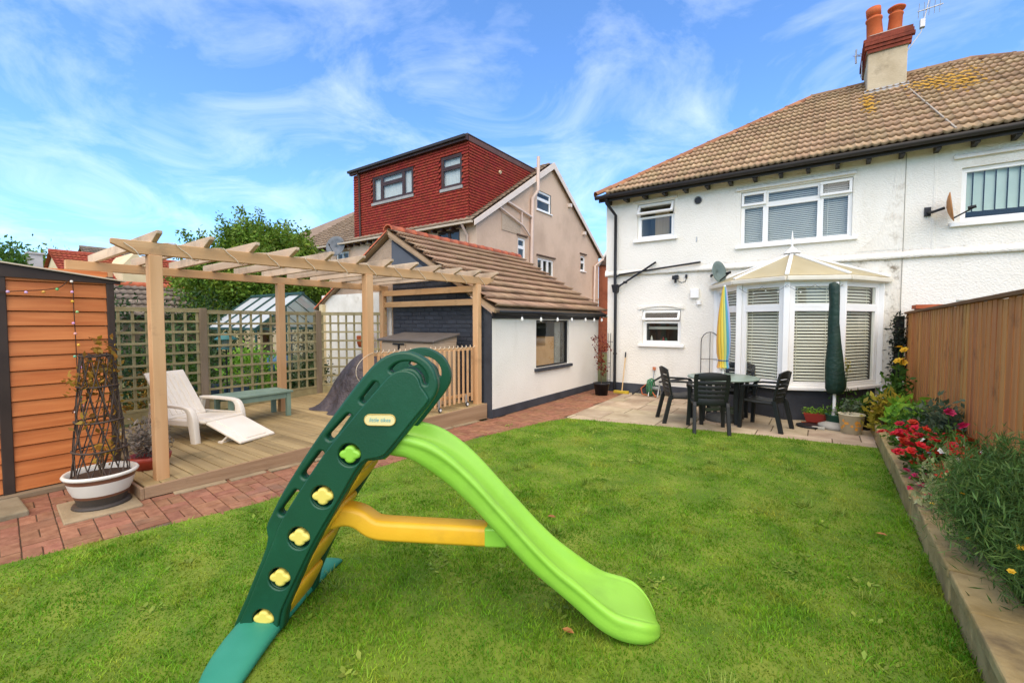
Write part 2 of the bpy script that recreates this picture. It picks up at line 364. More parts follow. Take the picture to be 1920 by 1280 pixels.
# ---------------------------------------------------------------- building kit
def wall(mb, x0, x1, z0, z1, holes, depth=.1):
    """wall face at local y=0 with openings and their reveals"""
    xs = sorted({x0, x1, *[h[0] for h in holes], *[h[1] for h in holes]}); zs = sorted({z0, z1, *[h[2] for h in holes], *[h[3] for h in holes]})
    for a, b in zip(xs, xs[1:]):
        for c, d in zip(zs, zs[1:]):
            mx_, mz_ = (a+b)/2, (c+d)/2
            if any(h[0] < mx_ < h[1] and h[2] < mz_ < h[3] for h in holes): continue
            mb.add([(a, 0, c), (b, 0, c), (b, 0, d), (a, 0, d)], [(0, 1, 2, 3)])
    for a, b, c, d in holes:
        for p, q in (((a, c), (b, c)), ((b, c), (b, d)), ((b, d), (a, d)), ((a, d), (a, c))):
            mb.add([(p[0], 0, p[1]), (q[0], 0, q[1]), (q[0], depth, q[1]), (p[0], depth, p[1])], [(0, 1, 2, 3)])
def ring(mb, x0, x1, z0, z1, t, y0, y1):
    mb.box(x0, y0, z0, x1, y1, z0+t); mb.box(x0, y0, z1-t, x1, y1, z1); mb.box(x0, y0+.001, z0+t, x0+t, y1-.001, z1-t); mb.box(x1-t, y0+.001, z0+t, x1, y1-.001, z1-t)
def window(parent, M, x0, x1, z0, z1, cells, fm=None, t=.045, fy=.045, sill=None, sillm=None, blind=None, room=.5, roomm=None, gm=None, name='window', extra=None):
    """frame ring, sashes, panes, blind and the dim room behind; returns the window part"""
    fm = fm or white_p; gm = gm or glass_m
    f = MB(M); ring(f, x0, x1, z0, z1, t*.8, fy, fy+.07)
    for c in cells:
        if c[4] != 'open': ring(f, c[0], c[1], c[2], c[3], t, fy+.006, fy+.062)
    W = f.build(name, fm, parent, .004, 1)
    for c in cells:
        Mc = M; y = fy+.03
        if c[4] == 'open':
            Mc = M @ Matrix.Translation((0, fy, c[3])) @ Matrix.Rotation(R(-c[5]), 4, 'X') @ Matrix.Translation((0, 0, -c[3]))
            s = MB(Mc); ring(s, c[0]-.01, c[1]+.01, c[2]-.01, c[3], t, -.03, .02); s.build('sash', fm, W, .004, 1); y = -.005
        MB(Mc).add([(c[0]+t, y, c[2]+t), (c[1]-t, y, c[2]+t), (c[1]-t, y, c[3]-t), (c[0]+t, y, c[3]-t)], [(0, 1, 2, 3)]).build('pane', gm, W)
    if sill: MB(M).box(x0-sill[0], -sill[1], z0-sill[2], x1+sill[0], fy+.02, z0-.002).build('sill', sillm or white_p, W, .006, 1)
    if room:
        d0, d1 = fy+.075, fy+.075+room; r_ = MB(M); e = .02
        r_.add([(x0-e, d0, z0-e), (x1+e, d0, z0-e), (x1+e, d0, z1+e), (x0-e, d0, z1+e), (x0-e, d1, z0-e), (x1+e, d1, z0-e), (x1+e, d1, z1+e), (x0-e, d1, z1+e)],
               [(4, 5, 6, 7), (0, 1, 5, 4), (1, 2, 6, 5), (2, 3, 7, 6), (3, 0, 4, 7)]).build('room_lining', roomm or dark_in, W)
    if blind:
        kind, bz, pitch, bmat, cov = blind; b = MB(M); y = fy+.1
        if kind == 'h':
            z = bz
            while z < z1-.02:
                b.add([(x0+.02, y-.012, z), (x1-.02, y-.012, z), (x1-.02, y+.012, z+pitch*cov), (x0+.02, y+.012, z+pitch*cov)], [(0, 1, 2, 3)]); z += pitch
            for fxx in (.2, .8): X = x0+(x1-x0)*fxx; b.box(X-.004, y-.015, bz, X+.004, y-.013, z1)
        else:
            x = x0+.03
            while x < x1-.03:
                b.add([(x, y-.015, bz), (x+pitch*.93, y+.02, bz), (x+pitch*.93, y+.02, z1), (x, y-.015, z1)], [(0, 1, 2, 3)]); x += pitch
        b.build('blind', bmat, W)
    return W
def tile_mesh(tw, length, amp, waves=2, lift=.03, name='roof_tile', n=13, th=.02, uc=.03):
    vs = []; fs = []
    xs = [tw*1.02*i/(n-1) for i in range(n)]
    def zf(x):
        p = (x/tw*waves) % 1.0; return amp*(.5+.5*math.cos(2*PI*p))**1.6
    for y, l in ((0, lift), (length, 0)):
        for x in xs: vs.append((x, y, zf(x)+l))
    for x in xs: vs.append((x, .03, max(zf(x)+lift-th-.03, 0)))
    for i in range(n-1): fs.append((i, i+1, n+i+1, n+i)); fs.append((2*n+i, 2*n+i+1, i+1, i))
    return MB().add(vs, fs, True)
def tile_roof(parent, O, u, v, ncol, nrow, tw, gauge, inside, m, limit, amp=.03, waves=2, name='roof_tile', lift=.032, rest='distant_roof_tiles'):
    u = Vector(u).normalized(); v = Vector(v).normalized(); nn = u.cross(v).normalized(); O = Vector(O)
    t = tile_mesh(tw, gauge*1.22, amp, waves, lift, n=4*waves+1 if waves > 1 else 9); me = t.mesh(name); ms = []
    for r in range(nrow):
        for c in range(ncol):
            U, Vv = c*tw, r*gauge
            if not inside(U+tw/2, Vv+gauge/2): continue
            p = O+u*U+v*Vv+nn*(.012+random.uniform(-.003, .003)); ms.append(frame(p, u, v, nn) @ Matrix.Rotation(R(random.uniform(-.5, .5)), 4, 'Z'))
    pieces(name, me, m, parent, ms, limit, rest)
def ridge_run(parent, p0, p1, n, r, m, name='ridge_tile', seg=8):
    p0 = Vector(p0); p1 = Vector(p1); d = (p1-p0)/n; du = d.normalized(); x = du.cross(Vector((0, 0, 1))).normalized(); up = x.cross(du).normalized()
    if up.z < 0: up = -up
    L_ = d.length*1.04; b = MB(); rings = []
    for y, rr in ((0, r*1.08), (.03, r*1.08), (.031, r), (L_, r)):
        rings.append([(rr*math.cos(PI*j/seg), y, rr*math.sin(PI*j/seg)*.85-.02) for j in range(seg+1)])
    b.loft(rings, False, True, False); b.add(rings[0]+[(q[0]*.82, 0, (q[2]+.02)*.82-.02) for q in rings[0]], [(j, j+1, j+seg+2, j+seg+1) for j in range(seg)])
    me = b.mesh(name); xx = x
    pieces(name, me, m, parent, [frame(p0+d*i+up*random.uniform(-.004, .004), xx if (xx.cross(du)).dot(up) > 0 else -xx, du, up) for i in range(n)], 300)

# ---------------------------------------------------------------- our house and the joined half
YF = 9.75
house = thing('semi_detached_house', 'white rendered two storey house with brown tiled hipped roof beyond the patio', 'house', (1.06, YF, 0))
W1 = (-3.42, -2.62, 3.42, 4.2); W2 = (-1.36, .38, 3.08, 4.12); W3 = (-3.29, -2.46, 1.12, 1.87); W4 = (1.72, 4.6, 3.16, 3.99)
b = MB(MY(YF-.03)); wall(b, -4.15, 6.3, 2.66, 4.5, [W1, W2, W4], .12)
b.M = MY(YF); wall(b, -4.12, 6.3, .2, 2.7, [W3, (1.72, 4.4, .9, 1.95)], .12)
b.M = None
b.add([(-4.15, YF-.03, 2.66), (6.3, YF-.03, 2.66), (6.3, YF, 2.68), (-4.12, YF, 2.68)], [(0, 1, 2, 3)])
b.add([(-4.15, YF-.03, 2.66), (-4.15, 17.3, 2.66), (-4.15, 17.3, 4.5), (-4.15, YF-.03, 4.5)], [(0, 1, 2, 3)])
b.add([(-4.12, YF, 0), (-4.12, 17.3, 0), (-4.12, 17.3, 2.68), (-4.12, YF, 2.68)], [(0, 1, 2, 3)])
hw = b.build('wall', white_r, house)
# drip band with a slight flare, weathered
b = MB(); rings = []
for x in np.linspace(-4.17, 6.3, 60):
    j = random.uniform(-.006, .006); rings.append([(x, YF-.028, 2.80), (x, YF-.05, 2.70+j), (x, YF-.055, 2.655+j), (x, YF+.01, 2.665+j)])
b.loft(rings, True, True); b.build('drip_band', white_r, house)
MB().box(-4.14, YF-.022, 0, -1.7, YF+.01, .215).build('plinth', dado, house, .006, 1)
MB().box(.8, YF-.022, 0, 6.3, YF+.01, .215).build('plinth', dado, house, .006, 1)
stain = mat('stained_render', '#d3cbb9', '#ece7da', 3, .9, .7, 42, (1, 1, .5), c3='#7d6f58', c3scale=7, c3lo=.53, c3hi=.72, bdist=.02)
b = MB(MY(YF-.004)); P_ = [(.80, .22), (1.052, .22), (1.052, 2.655), (.34, 2.655), (.5, 2.52), (.7, 2.42), (.80, 2.3)]
b.add([(x, 0, z) for x, z in P_], [tuple(range(len(P_)))]); b.build('weathered_render', stain, house)['label'] = 'damp brown stained render between conservatory and fence'
b = MB(MY(YF-.0345)); P_ = [(.45, 2.81), (1.053, 2.81), (1.053, 4.3), (.95, 4.3), (.9, 3.7), (.75, 3.1)]
b.add([(x, 0, z) for x, z in P_], [tuple(range(len(P_)))]); b.build('weathered_render', mat('faint_stained_render', '#ddd6c6', '#ede8db', 2, .9, .7, 42, (1, 1, .4), c3='#b8ac96', c3scale=5, c3lo=.55, c3hi=.8, bdist=.02), house)['label'] = 'faintly stained render below the eaves at the house joint'
seam = mat('render_joint', '#8f8a7e', '#a8a396', 8, .9)
MB().box(1.055, YF-.036, 2.69, 1.064, YF-.02, 4.36).build('render_joint', seam, house)
MB().box(1.055, YF-.012, .9, 1.064, YF+.01, 2.65).build('render_joint', seam, house)
MB().box(1.40, YF-.037, 2.69, 1.44, YF-.02, 4.36).build('cable_channel', white_r, house, .004, 1)
# window hoods
for x0, x1, z in ((-3.52, -2.56, 4.23), (-1.45, .42, 4.15), (1.62, 4.8, 4.13)):
    MB().prism([(x0, YF-.03, z), (x0, YF-.085, z+.0), (x0, YF-.06, z+.05), (x0, YF-.03, z+.075)], (x1-x0, 0, 0)).build('window_hood', white_r, house)
b = MB(); pts = [(-3.38+.99*i/10, YF, 1.875+.075*math.sin(PI*i/10)) for i in range(11)]
b.prism(pts+[(-2.4, YF, 1.955), (-3.37, YF, 1.955)], (0, -.03, 0)); b.build('window_hood', white_r, house)
MU = MY(YF-.03)
x0, x1, z0, z1 = W1
w1 = window(house, MU, *W1, [(x0+.03, x1-.03, z0+.03, 3.92, 'fix'), (x0+.03, x1-.03, 3.92, z1-.03, 'open', 32)], sill=(.07, .07, .06), room=.9, roomm=mat('pale_room', '#9b988e', '#aaa79d', 2, .9))
MB(MU).box(-3.18, .5, 3.42, -2.86, .53, 4.1).build('curtain', mat('tan_curtain', '#c4a57c', '#d4b68d', 6, .9, stretch=(4, 1, .2)), w1)
x0, x1, z0, z1 = W2
window(house, MU, *W2, [(x0+.02, -.94, z0+.02, 3.86, 'fix'), (x0+.02, -.94, 3.86, z1-.02, 'open', 3), (-.94, -.08, z0+.02, 3.84, 'fix'), (-.94, -.08, 3.84, z1-.02, 'fix'), (-.08, x1-.02, z0+.02, 3.86, 'fix'), (-.08, x1-.02, 3.86, z1-.02, 'open', 4)],
       sill=(.08, .06, .05), blind=('h', 3.13, .035, mat('grey_blind', '#c4c5bd', '#d2d3ca', 2, .6), .86))
x0, x1, z0, z1 = W3
w3 = window(house, MY(YF), *W3, [(x0+.03, x1-.03, z0+.03, 1.62, 'fix'), (x0+.03, x1-.03, 1.62, z1-.03, 'open', 30)], sill=(.08, .07, .06), room=.9)
b = MB(MY(YF)); b.box(-3.27, .4, 1.44, -2.48, .43, 1.5); b.build('shelf', blind_m, w3)
MB(MY(YF)).box(-2.99, .8, 1.1, -2.72, .83, 1.85).build('inner_door', mat('brown_door', '#3d2417', '#50301f', 4, .6), w3)
for x, h_, c in ((-3.14, .16, '#d9d9cc'), (-2.93, .1, '#2d5a3c'), (-2.88, .13, '#8e2f2c'), (-2.82, .12, '#27624a'), (-2.54, .12, '#cfcfc4')):
    MB(MY(YF)).lathe([(.001, 1.14), (.025, 1.14), (.025, 1.14+h_*.7), (.01, 1.14+h_*.8), (.01, 1.14+h_), (.001, 1.14+h_)], (x, .2, 0), 10).build('bottle', mat('bottle'+c, c, c, 3, .4), w3)
vb = mat('vertical_blind', '#b4c4b6', '#c9d6c9', 2, .7)
x0, x1, z0, z1 = W4
window(house, MU, *W4, [(x0+.02, 3.3, z0+.02, z1-.02, 'fix'), (3.3, x1-.02, z0+.02, z1-.02, 'fix')], sill=(.12, .06, .07), blind=('v', 3.33, .125, vb, 1))
window(house, MY(YF), 1.72, 4.4, .9, 1.95, [(1.74, 3.1, .92, 1.93, 'fix'), (3.1, 4.38, .92, 1.93, 'fix')], sill=(.1, .06, .06))
# roof
EZ, RZ, EY, RY = 4.42, 7.1, 9.40, 13.4; EL, RL, RRt, ER = -4.24, -.37, 2.43, 6.45
sl = Vector((0, RY-EY, RZ-EZ)); slen = sl.length
b = MB()
b.add([(EL, EY, EZ), (ER, EY, EZ), (RRt, RY, RZ), (RL, RY, RZ)], [(0, 1, 2, 3)]); b.add([(EL, EY, EZ), (RL, RY, RZ), (EL, 2*RY-EY, EZ)], [(0, 1, 2)])
b.add([(ER, EY, EZ), (RRt, RY, RZ), (ER, 2*RY-EY, EZ)], [(0, 1, 2)]); b.add([(EL, 2*RY-EY, EZ), (ER, 2*RY-EY, EZ), (RRt, RY, RZ), (RL, RY, RZ)], [(0, 1, 2, 3)])
roof = b.build('roof', tile_m, house)
CH = (.67, 1.33)
def inr(U, V):
    t = V/slen; X = EL+U
    if X < EL+(RL-EL)*t-.02 or X > ER+(RRt-ER)*t: return False
    if X > 4.6 or t > 1.0 or X > ER+(RRt-ER)*t-.02: return False
    return True
tile_roof(roof, (EL, EY-.02, EZ+.01), (1, 0, 0), sl, 52, 15, .21, slen/15, inr, tile_m, 300, amp=.028, waves=2, lift=.05)
ridge_m = mat('brown_ridge_tile', '#7c6048', '#94775a', 4, .85, .4, 40, rnd=.12, c3='#a8642f', c3scale=1.5, c3lo=.6, c3hi=.8)
ridge_run(roof, (RL, RY, RZ+.03), (RRt, RY, RZ+.03), 8, .11, ridge_m)
ridge_run(roof, (ER+.03, EY-.03, EZ+.05), (RRt, RY, RZ+.04), 16, .1, ridge_m, 'hip_tile')
ridge_run(roof, (EL-.03, EY-.03, EZ+.05), (RL, RY, RZ+.04), 16, .1, mat('hip_tile', '#8a5d42', '#a0714f', 4, .85, .4, 40, rnd=.15), 'hip_tile')
# lichen crust patches lying on the tiles
lich = mat('yellow_lichen', '#a97c24', '#c49a3c', 20, .95, .6, 60)
nn = Vector((1, 0, 0)).cross(sl).normalized(); V = []; F = []
for i in range(900):
    cx, cv, sx, sv = random.choice(((1.95, 3.45, .24, .3), (1.62, 3.4, .16, .2), (2.0, 2.95, .14, .3), (.65, 2.9, .05, .4)))
    U, Vv = random.gauss(cx, sx), random.gauss(cv, sv); rr = random.uniform(.008, .045)
    row_ = (Vv % (slen/15))/(slen/15); ph = (((U-EL)/.21*2) % 1.0); hz = .016+.05*(1-row_/1.22)+.028*(.5+.5*math.cos(2*PI*ph))**1.6+.005
    c = Vector((U, EY-.02, EZ+.01))+sl.normalized()*Vv+nn*hz; k = len(V)
    for j in range(6): a = 2*PI*j/6; q = rr*random.uniform(.5, 1.2); V.append(c+Vector((1, 0, 0))*math.cos(a)*q+sl.normalized()*math.sin(a)*q)
    F.append([k+j for j in range(6)])
npmesh('lichen', [tuple(p) for p in V], F, lich, roof)['kind'] = 'stuff'
# gutter and rafter feet
b = MB(); prof = [(.0, 0), (-.012, -.05), (-.05, -.075), (-.09, -.05), (-.1, 0)]
b.loft([[(x, EY-.02+p[0]+.02, EZ-.0+p[1]) for p in prof] for x in (EL-.03, ER)], False, True, False); gt = b.build('gutter', gutter_m, house)
md = gt.modifiers.new('thick', 'SOLIDIFY'); md.thickness = .006
MB().box(EL+.02, EY+.03, EZ-.12, ER, EY+.05, EZ-.01).build('fascia', gutter_m, house)
MB().box(EL+.02, EY+.051, EZ-.02, ER, YF, EZ+.0).build('soffit', mat('soffit_paint', '#b9b4a6', '#c9c4b6', 3, .8), house)
rm_ = MB().box(-.03, 0, -.14, .03, .28, -.025).mesh('rafter_foot')
pieces('rafter_foot', rm_, gutter_m, house, [Matrix.Translation((x, EY+.06, EZ)) for x in np.arange(-4.05, 4.5, .42)])
# verge seam on the roof between the two houses
MB().beam((1.58, EY+.0, EZ+.10), Vector((1.30, EY, EZ+.10))+sl*.72, .02, .02).build('roof_joint', mortar, roof)
# downpipe, waste pipes
b = MB(); b.tube([(-4.02, EY-.03, EZ-.07), (-4.02, EY, EZ-.16), (-3.9, YF-.1, EZ-.4), (-3.9, YF-.1, 2.42)], .034, 10); b.tube([(-3.9, YF-.07, 2.3), (-3.9, YF-.07, .02)], .034, 10)
b.tube([(-3.9, YF-.07, .9), (-3.9, YF-.07, .86)], .043, 10); dp = b.build('downpipe', black_m, house)
MB().prism([(-3.98, YF-.14, 2.46), (-3.82, YF-.14, 2.46), (-3.85, YF-.12, 2.28), (-3.95, YF-.12, 2.28)], (0, .13, 0)).build('hopper', black_m, dp, .008, 1)
b = MB(); b.tube([(-3.9, YF-.1, 2.62), (-3.8, YF-.09, 2.68), (-2.07, YF-.09, 2.83)], .02, 8); b.tube([(-3.82, YF-.12, 2.4), (-3.76, YF-.12, 2.44), (-2.98, YF-.09, 2.9)], .022, 8); b.tube([(-3.7, YF-.1, 2.5), (-3.62, YF-.1, 2.5)], .03, 8)
b.build('waste_pipe', black_m, house)
b = MB(MY(YF-.035)); b.add([(q[0], -.012, q[1]) for q in circ((-2.15, 4.1), .065, 20)], [tuple(range(20))]); b.loft([[(q[0], y, q[1]) for q in circ((-2.15, 4.1), .075, 20)] for y in (-.02, .01)], False); b.build('air_vent', black_m, house)
b = MB(MY(YF)); b.box(-2.27, -.07, 2.1, -2.10, 0, 2.29); b.build('alarm_box', white_p, house, .012); MB(MY(YF)).box(-2.14, -.06, 1.96, -2.06, 0, 2.05).build('junction_box', white_p, house, .006)
b = MB(MY(YF)); b.box(-2.62, -.16, 2.5, -2.5, -.06, 2.58); b.tube([(-2.56, -.1, 2.5), (-2.56, -.1, 2.43)], .025, 8); b.box(-2.6, -.06, 2.53, -2.52, 0, 2.6); b.box(-2.38, -.05, 2.53, -2.34, 0, 2.6); b.build('security_light', black_m, house, .006, 1)
MB(MY(YF)).tube([(-2.36, -.01, 2.53), (-2.38, -.01, 2.46), (-2.46, -.01, 2.44), (-2.52, -.04, 2.47)], .006, 6).build('cable', black_m, house)
MB(MY(YF-.03)).box(-2.17, -.015, 3.26, -2.155, 0, 3.36).build('wall_clip', steel, house)
# chimney
ch = MB(); ch.box(CH[0], 12.6, 6.1, CH[1], 13.75, 7.45); chim = ch.build('chimney', mat('chimney_render', '#b3a283', '#cbbb9d', 3, .9, .6, 30, c3='#7c6c54', c3scale=2, c3lo=.55, c3hi=.8), house, .015, 1)
MB().prism([(CH[0]-.04, 12.5, 6.52), (CH[1]+.04, 12.5, 6.52), (CH[1]+.04, 12.58, 6.66), (CH[0]-.04, 12.58, 6.66)], (0, .02, .02)).build('flashing', mat('lead', '#8f9294', '#a6a8a8', 5, .5), chim)
cbm = MB().box(-.104, -.05, -.033, .104, .05, .033).mesh('brick'); cb = mat('chimney_brick', '#743425', '#8c4430', 12, .9, .4, 50, rnd=.2, c3='#3f2a22', c3scale=4, c3lo=.5, c3hi=.75)
MB().box(CH[0]-.02, 12.58, 7.45, CH[1]+.02, 13.77, 7.8).build('brick_core', mortar, chim)
msb = []
for r_, o_ in enumerate((.035, .06, .085, .085, .05)):
    z = 7.485+r_*.072
    for i in range(5):
        x = CH[0]-o_+.104+i*((CH[1]-CH[0]+2*o_-.208)/4)
        if 1: msb.append(Matrix.Translation((x+(.0 if r_ % 2 else .02), 12.6-o_+.05, z)))
    for i in range(6): msb.append(Matrix.Translation((CH[0]-o_+.05, 12.6-o_+.2+i*.2, z)) @ Matrix.Rotation(PI/2, 4, 'Z'))
pieces('brick', cbm, cb, chim, msb)
MB().prism([(CH[0]-.03, 12.57, 7.81), (CH[1]+.03, 12.57, 7.81), (CH[1]-.06, 12.75, 7.92), (CH[0]+.06, 12.75, 7.92)], (0, 1.1, 0)).build('flaunching', mortar, chim)
pot_m = mat('terracotta_pot', '#b5552a', '#cc6a38', 5, .8, .3, 40, c3='#8d4526', c3scale=5, c3lo=.5, c3hi=.75)
for x, y, prof, tl in ((.8, 12.85, [(.15, 7.85), (.135, 8.25), (.15, 8.26), (.15, 8.3), (.1, 8.31), (.09, 8.36), (.13, 8.37), (.135, 8.52), (.1, 8.53)], -4), (1.13, 13.0, [(.13, 7.85), (.12, 8.3), (.13, 8.31), (.13, 8.34), (.09, 8.35), (.08, 8.42), (.15, 8.43), (.16, 8.46), (.1, 8.5)], 3)):
    M_ = Matrix.Translation((x, y, 7.85)) @ Matrix.Rotation(R(tl), 4, 'Y') @ Matrix.Translation((-x, -y, -7.85)); MB(M_).lathe(prof, (x, y, 0), 18).build('chimney_pot', pot_m, chim)
def aerial(p, dirv, sc, label):
    t = thing('tv_aerial', label, 'aerial', p); p = Vector(p); d = Vector(dirv).normalized(); b = MB(); b.tube([p, p+Vector((0, 0, .75*sc))], .012, 6); b.build('mast', steel, t)
    c = p+Vector((0, 0, .6*sc)); b = MB(); b.tube([c-d*.25*sc, c+d*.55*sc], .01, 6); x = d.cross(Vector((0, 0, 1)))
    b.build('boom', steel, t)
    for i in range(7): q = c+d*(.55-.12*i)*sc; MB().tube([q-x*.13*sc, q+x*.13*sc], .006, 5).build('element', steel, t)
    MB().tube([c-d*.2*sc+Vector((0, 0, -.16)), c-d*.22*sc, c-d*.2*sc+Vector((0, 0, .16))], .02, 6).build('reflector', steel, t)
aerial((.6, 13.15, 7.2), (.4, -.5, -.2), .9, 'white TV aerial strapped to left side of chimney')
t_ = thing('tv_aerial', 'white TV aerial leaning out on a bent pole right of the chimney', 'aerial', (1.37, 13.2, 7.55))
MB().tube([(1.37, 13.2, 7.55), (1.6, 13.2, 7.9), (1.78, 13.2, 8.95)], .014, 6).build('mast', steel, t_)
b = MB(); b.tube([(1.52, 13.1, 8.3), (1.95, 13.3, 8.42)], .012, 6); b.build('boom', steel, t_)
for i in range(5): q = Vector((1.54+.09*i, 13.1+.045*i, 8.31+.025*i)); MB().tube([q+Vector((0, .05, -.13)), q+Vector((0, -.05, .13))], .006, 5).build('element', steel, t_)
MB().box(1.57, 13.15, 7.98, 1.66, 13.25, 8.16).build('amplifier', steel, t_, .01)
def dish(p, face, r, m, label, arm=True):
    t = thing('satellite_dish', label, 'satellite dish', p); p = Vector(p); f = Vector(face).normalized(); x = f.cross(Vector((0, 0, 1))).normalized(); u = x.cross(f); b = MB(); rings = []
    for k in (.02, .4, .7, 1.0): rings.append([p+f*(.28*r*k*k)+(x*math.cos(2*PI*j/20)+u*math.sin(2*PI*j/20)*1.08)*r*k for j in range(20)])
    b.loft(rings, False); o = b.build('reflector', m, t); md = o.modifiers.new('thick', 'SOLIDIFY'); md.thickness = .008
    b = MB(); b.tube([p-u*r*.9+f*.2*r, p-u*r*.35+f*r*1.5], .012, 6); b.build('feed_arm', black_m, t); q = p-u*r*.35+f*r*1.5
    b = MB(); b.tube([q, q-f*.09], .025, 8); b.build('feed_horn', black_m, t); return t, p, f
t, p, f = dish((1.52, YF-.27, 3.36), (.97, -.2, .12), .21, mat('rusty_dish', '#a36f3f', '#c08a55', 5, .6), 'tan satellite dish seen edge on beside the vertical blind window')
b = MB(); b.tube([(1.50, YF-.27, 3.36), (1.38, YF-.2, 3.33), (1.34, YF-.03, 3.36)], .022, 8); b.box(1.3, YF-.06, 3.3, 1.38, YF-.032, 3.44); b.build('bracket', black_m, t)
t, p, f = dish((-1.73, YF-.25, 2.58), (.9, -.5, .15), .2, mat('grey_dish', '#5f6f6c', '#70807c', 5, .6), 'dark grey satellite dish above left edge of conservatory roof')
b = MB(); b.tube([(-1.75, YF-.25, 2.58), (-1.85, YF-.18, 2.52), (-1.87, YF-.02, 2.56)], .02, 8); b.build('bracket', black_m, t)

# ---------------------------------------------------------------- conservatory
con = thing('conservatory', 'white framed bay conservatory with cream pointed roof on the house', 'conservatory', (-.48, 8.9, 0))
VB = [Vector(p) for p in ((-1.76, 9.72, 0), (-1.22, 8.8, 0), (-.48, 8.43, 0), (.26, 8.8, 0), (.80, 9.72, 0))]
bld = mat('cream_blind', '#dcd8c4', '#e8e4d2', 2, .6)
for i in range(4):
    a, c = VB[i], VB[i+1]; u = (c-a).normalized(); nrm = Vector((u.y, -u.x, 0)); Mf = frame(a, u, -nrm, (0, 0, 1)); ln = (c-a).length
    MB(Mf).box(.01, .03, 0, ln-.01, .2, .5).build('dwarf_wall', dado, con)
    MB(Mf).box(-.02, -.07, .5, ln+.02, .12, .55).build('cill', white_p, con, .006, 1)
    window(con, Mf, .05, ln-.05, .55, 2.26, [(.07, ln-.07, .57, 1.84, 'fix'), (.07, ln-.07, 1.84, 2.24, 'fix')], fy=.0, t=.06, room=0, blind=('h', .64, .052, bld, .62))
for i, a in enumerate(VB): MB().box(a.x-.045, a.y-.045, .55, a.x+.045, a.y+.045, 2.27).build('corner_post', white_p, con, .012)
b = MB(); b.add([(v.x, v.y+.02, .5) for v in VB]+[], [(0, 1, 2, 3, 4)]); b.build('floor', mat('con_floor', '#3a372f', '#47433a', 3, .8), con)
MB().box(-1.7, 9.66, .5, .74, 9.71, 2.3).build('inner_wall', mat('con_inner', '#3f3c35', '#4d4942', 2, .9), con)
cen = Vector((-.48, 9.72, 0)); EV = [Vector((v.x*1.0, v.y, 0))+((v-cen).normalized()*.14 if 0 < k < 4 else Vector((-.12 if k == 0 else .12, 0, 0))) for k, v in enumerate(VB)]
for v in EV: v.z = 2.35
crown = Vector((-.48, 9.5, 2.84))
poly_m = mat('cream_polycarbonate', '#d6c89e', '#e4d8b2', 2, .35, trans=.45, spec=.5)
for i in range(4): MB().add([EV[i], EV[i+1], crown], [(0, 1, 2)]).build('roof_panel', poly_m, con)
for i, v in enumerate(EV):
    up = Vector((0, 0, .012)); MB().beam(v+up+(v-crown)*-.01, crown+up, .06, .035).build('glazing_bar', white_p, con, .008, 1)
for i in range(4):
    a, c = EV[i], EV[i+1]; MB().beam(a-Vector((0, 0, .05)), c-Vector((0, 0, .05)), .07, .075).build('conservatory_gutter', mat('cream_gutter', '#cfc8b4', '#dcd6c4', 3, .5), con, .015)
    a2, c2 = VB[i], VB[i+1]; MB().beam(a2+Vector((0, 0, 2.29)), c2+Vector((0, 0, 2.29)), .07, .07).build('eaves_beam', white_p, con)
b = MB(); b.lathe([(.001, .1), (.03, .09), (.13, .0), (.14, -.02)], crown+Vector((0, 0, .02)), 12); fin = b.build('roof_crown', white_p, con)
MB().lathe([(.03, .1), (.012, .14), (.02, .17), (.012, .2), (.02, .25), (.004, .4), (.001, .41)], crown, 10).build('finial', white_p, fin)
MB().beam((.83, 9.7, .5), (.86, 9.66, .02), .03, .05).build('overflow_pipe', white_p, con)
t = thing('conservatory_bulb_string', 'string of tiny clear bulbs along the conservatory windows', 'string lights', (-.48, 8.3, 2.15))
pts = []
for i in range(1, 3):
    for k in range(13):
        q = VB[i].lerp(VB[i+1], k/12); q = q+Vector((0, -.06, 2.2-.10*math.sin(PI*((k % 6)/6)))); pts.append(q)
MB().tube(pts, .0025, 4).build('cable', black_m, t); bulb_w = mat('clear_bulb', '#e8e8e0', '#f2f2ea', 3, .2)
for q in pts[1::3]: MB().ball(q-Vector((0, .012, .02)), .013, 8, 6).build('bulb', bulb_w, t)
# ---------------------------------------------------------------- outbuilding with the dark gable
OX, OY0, OY1, RX, RZo, OEZ = -4.45, 5.74, 9.98, -6.9, 3.34, 1.80
ob = thing('garden_outbuilding', 'white rendered outbuilding with charcoal painted brick gable and brown tiled roof', 'outbuilding', (-5.7, 5.74, 0))
HW = (7.13, 8.46, .72, 1.64)
b = MB(MX(OX)); wall(b, OY0+.02, OY1, .14, 1.74, [HW], .1); b.build('wall', white_r, ob)
MB().box(OX-.2, OY0+.01, 0, OX+.012, OY1, .15).build('plinth', dado, ob, .01)
dk = mat('charcoal_paint', '#33353a', '#45484e', 3, .7, .5, 45, rnd=.07, c3='#55585c', c3scale=1.5, c3lo=.6, c3hi=.85)
b = MB(); b.add([(OX, OY0+.016, 0), (RX, OY0+.016, 0), (RX, OY0+.016, RZo-.06), (OX, OY0+.016, 1.74)], [(0, 1, 2, 3)]); gb = b.build('gable_wall', dk, ob)
MB().add([(OX, OY1, 0), (RX, OY1, 0), (RX, OY1, RZo-.06), (OX, OY1, 1.74)], [(0, 1, 2, 3)]).build('gable_wall', dk, ob)
bk = MB().box(-.106, 0, -.032, .106, .03, .032).mesh('brick'); bbv = bmesh.new(); bbv.from_mesh(bk); bmesh.ops.bevel(bbv, geom=list(bbv.edges), offset=.005, segments=1, affect='EDGES'); bbv.to_mesh(bk); bbv.free()
msb = []
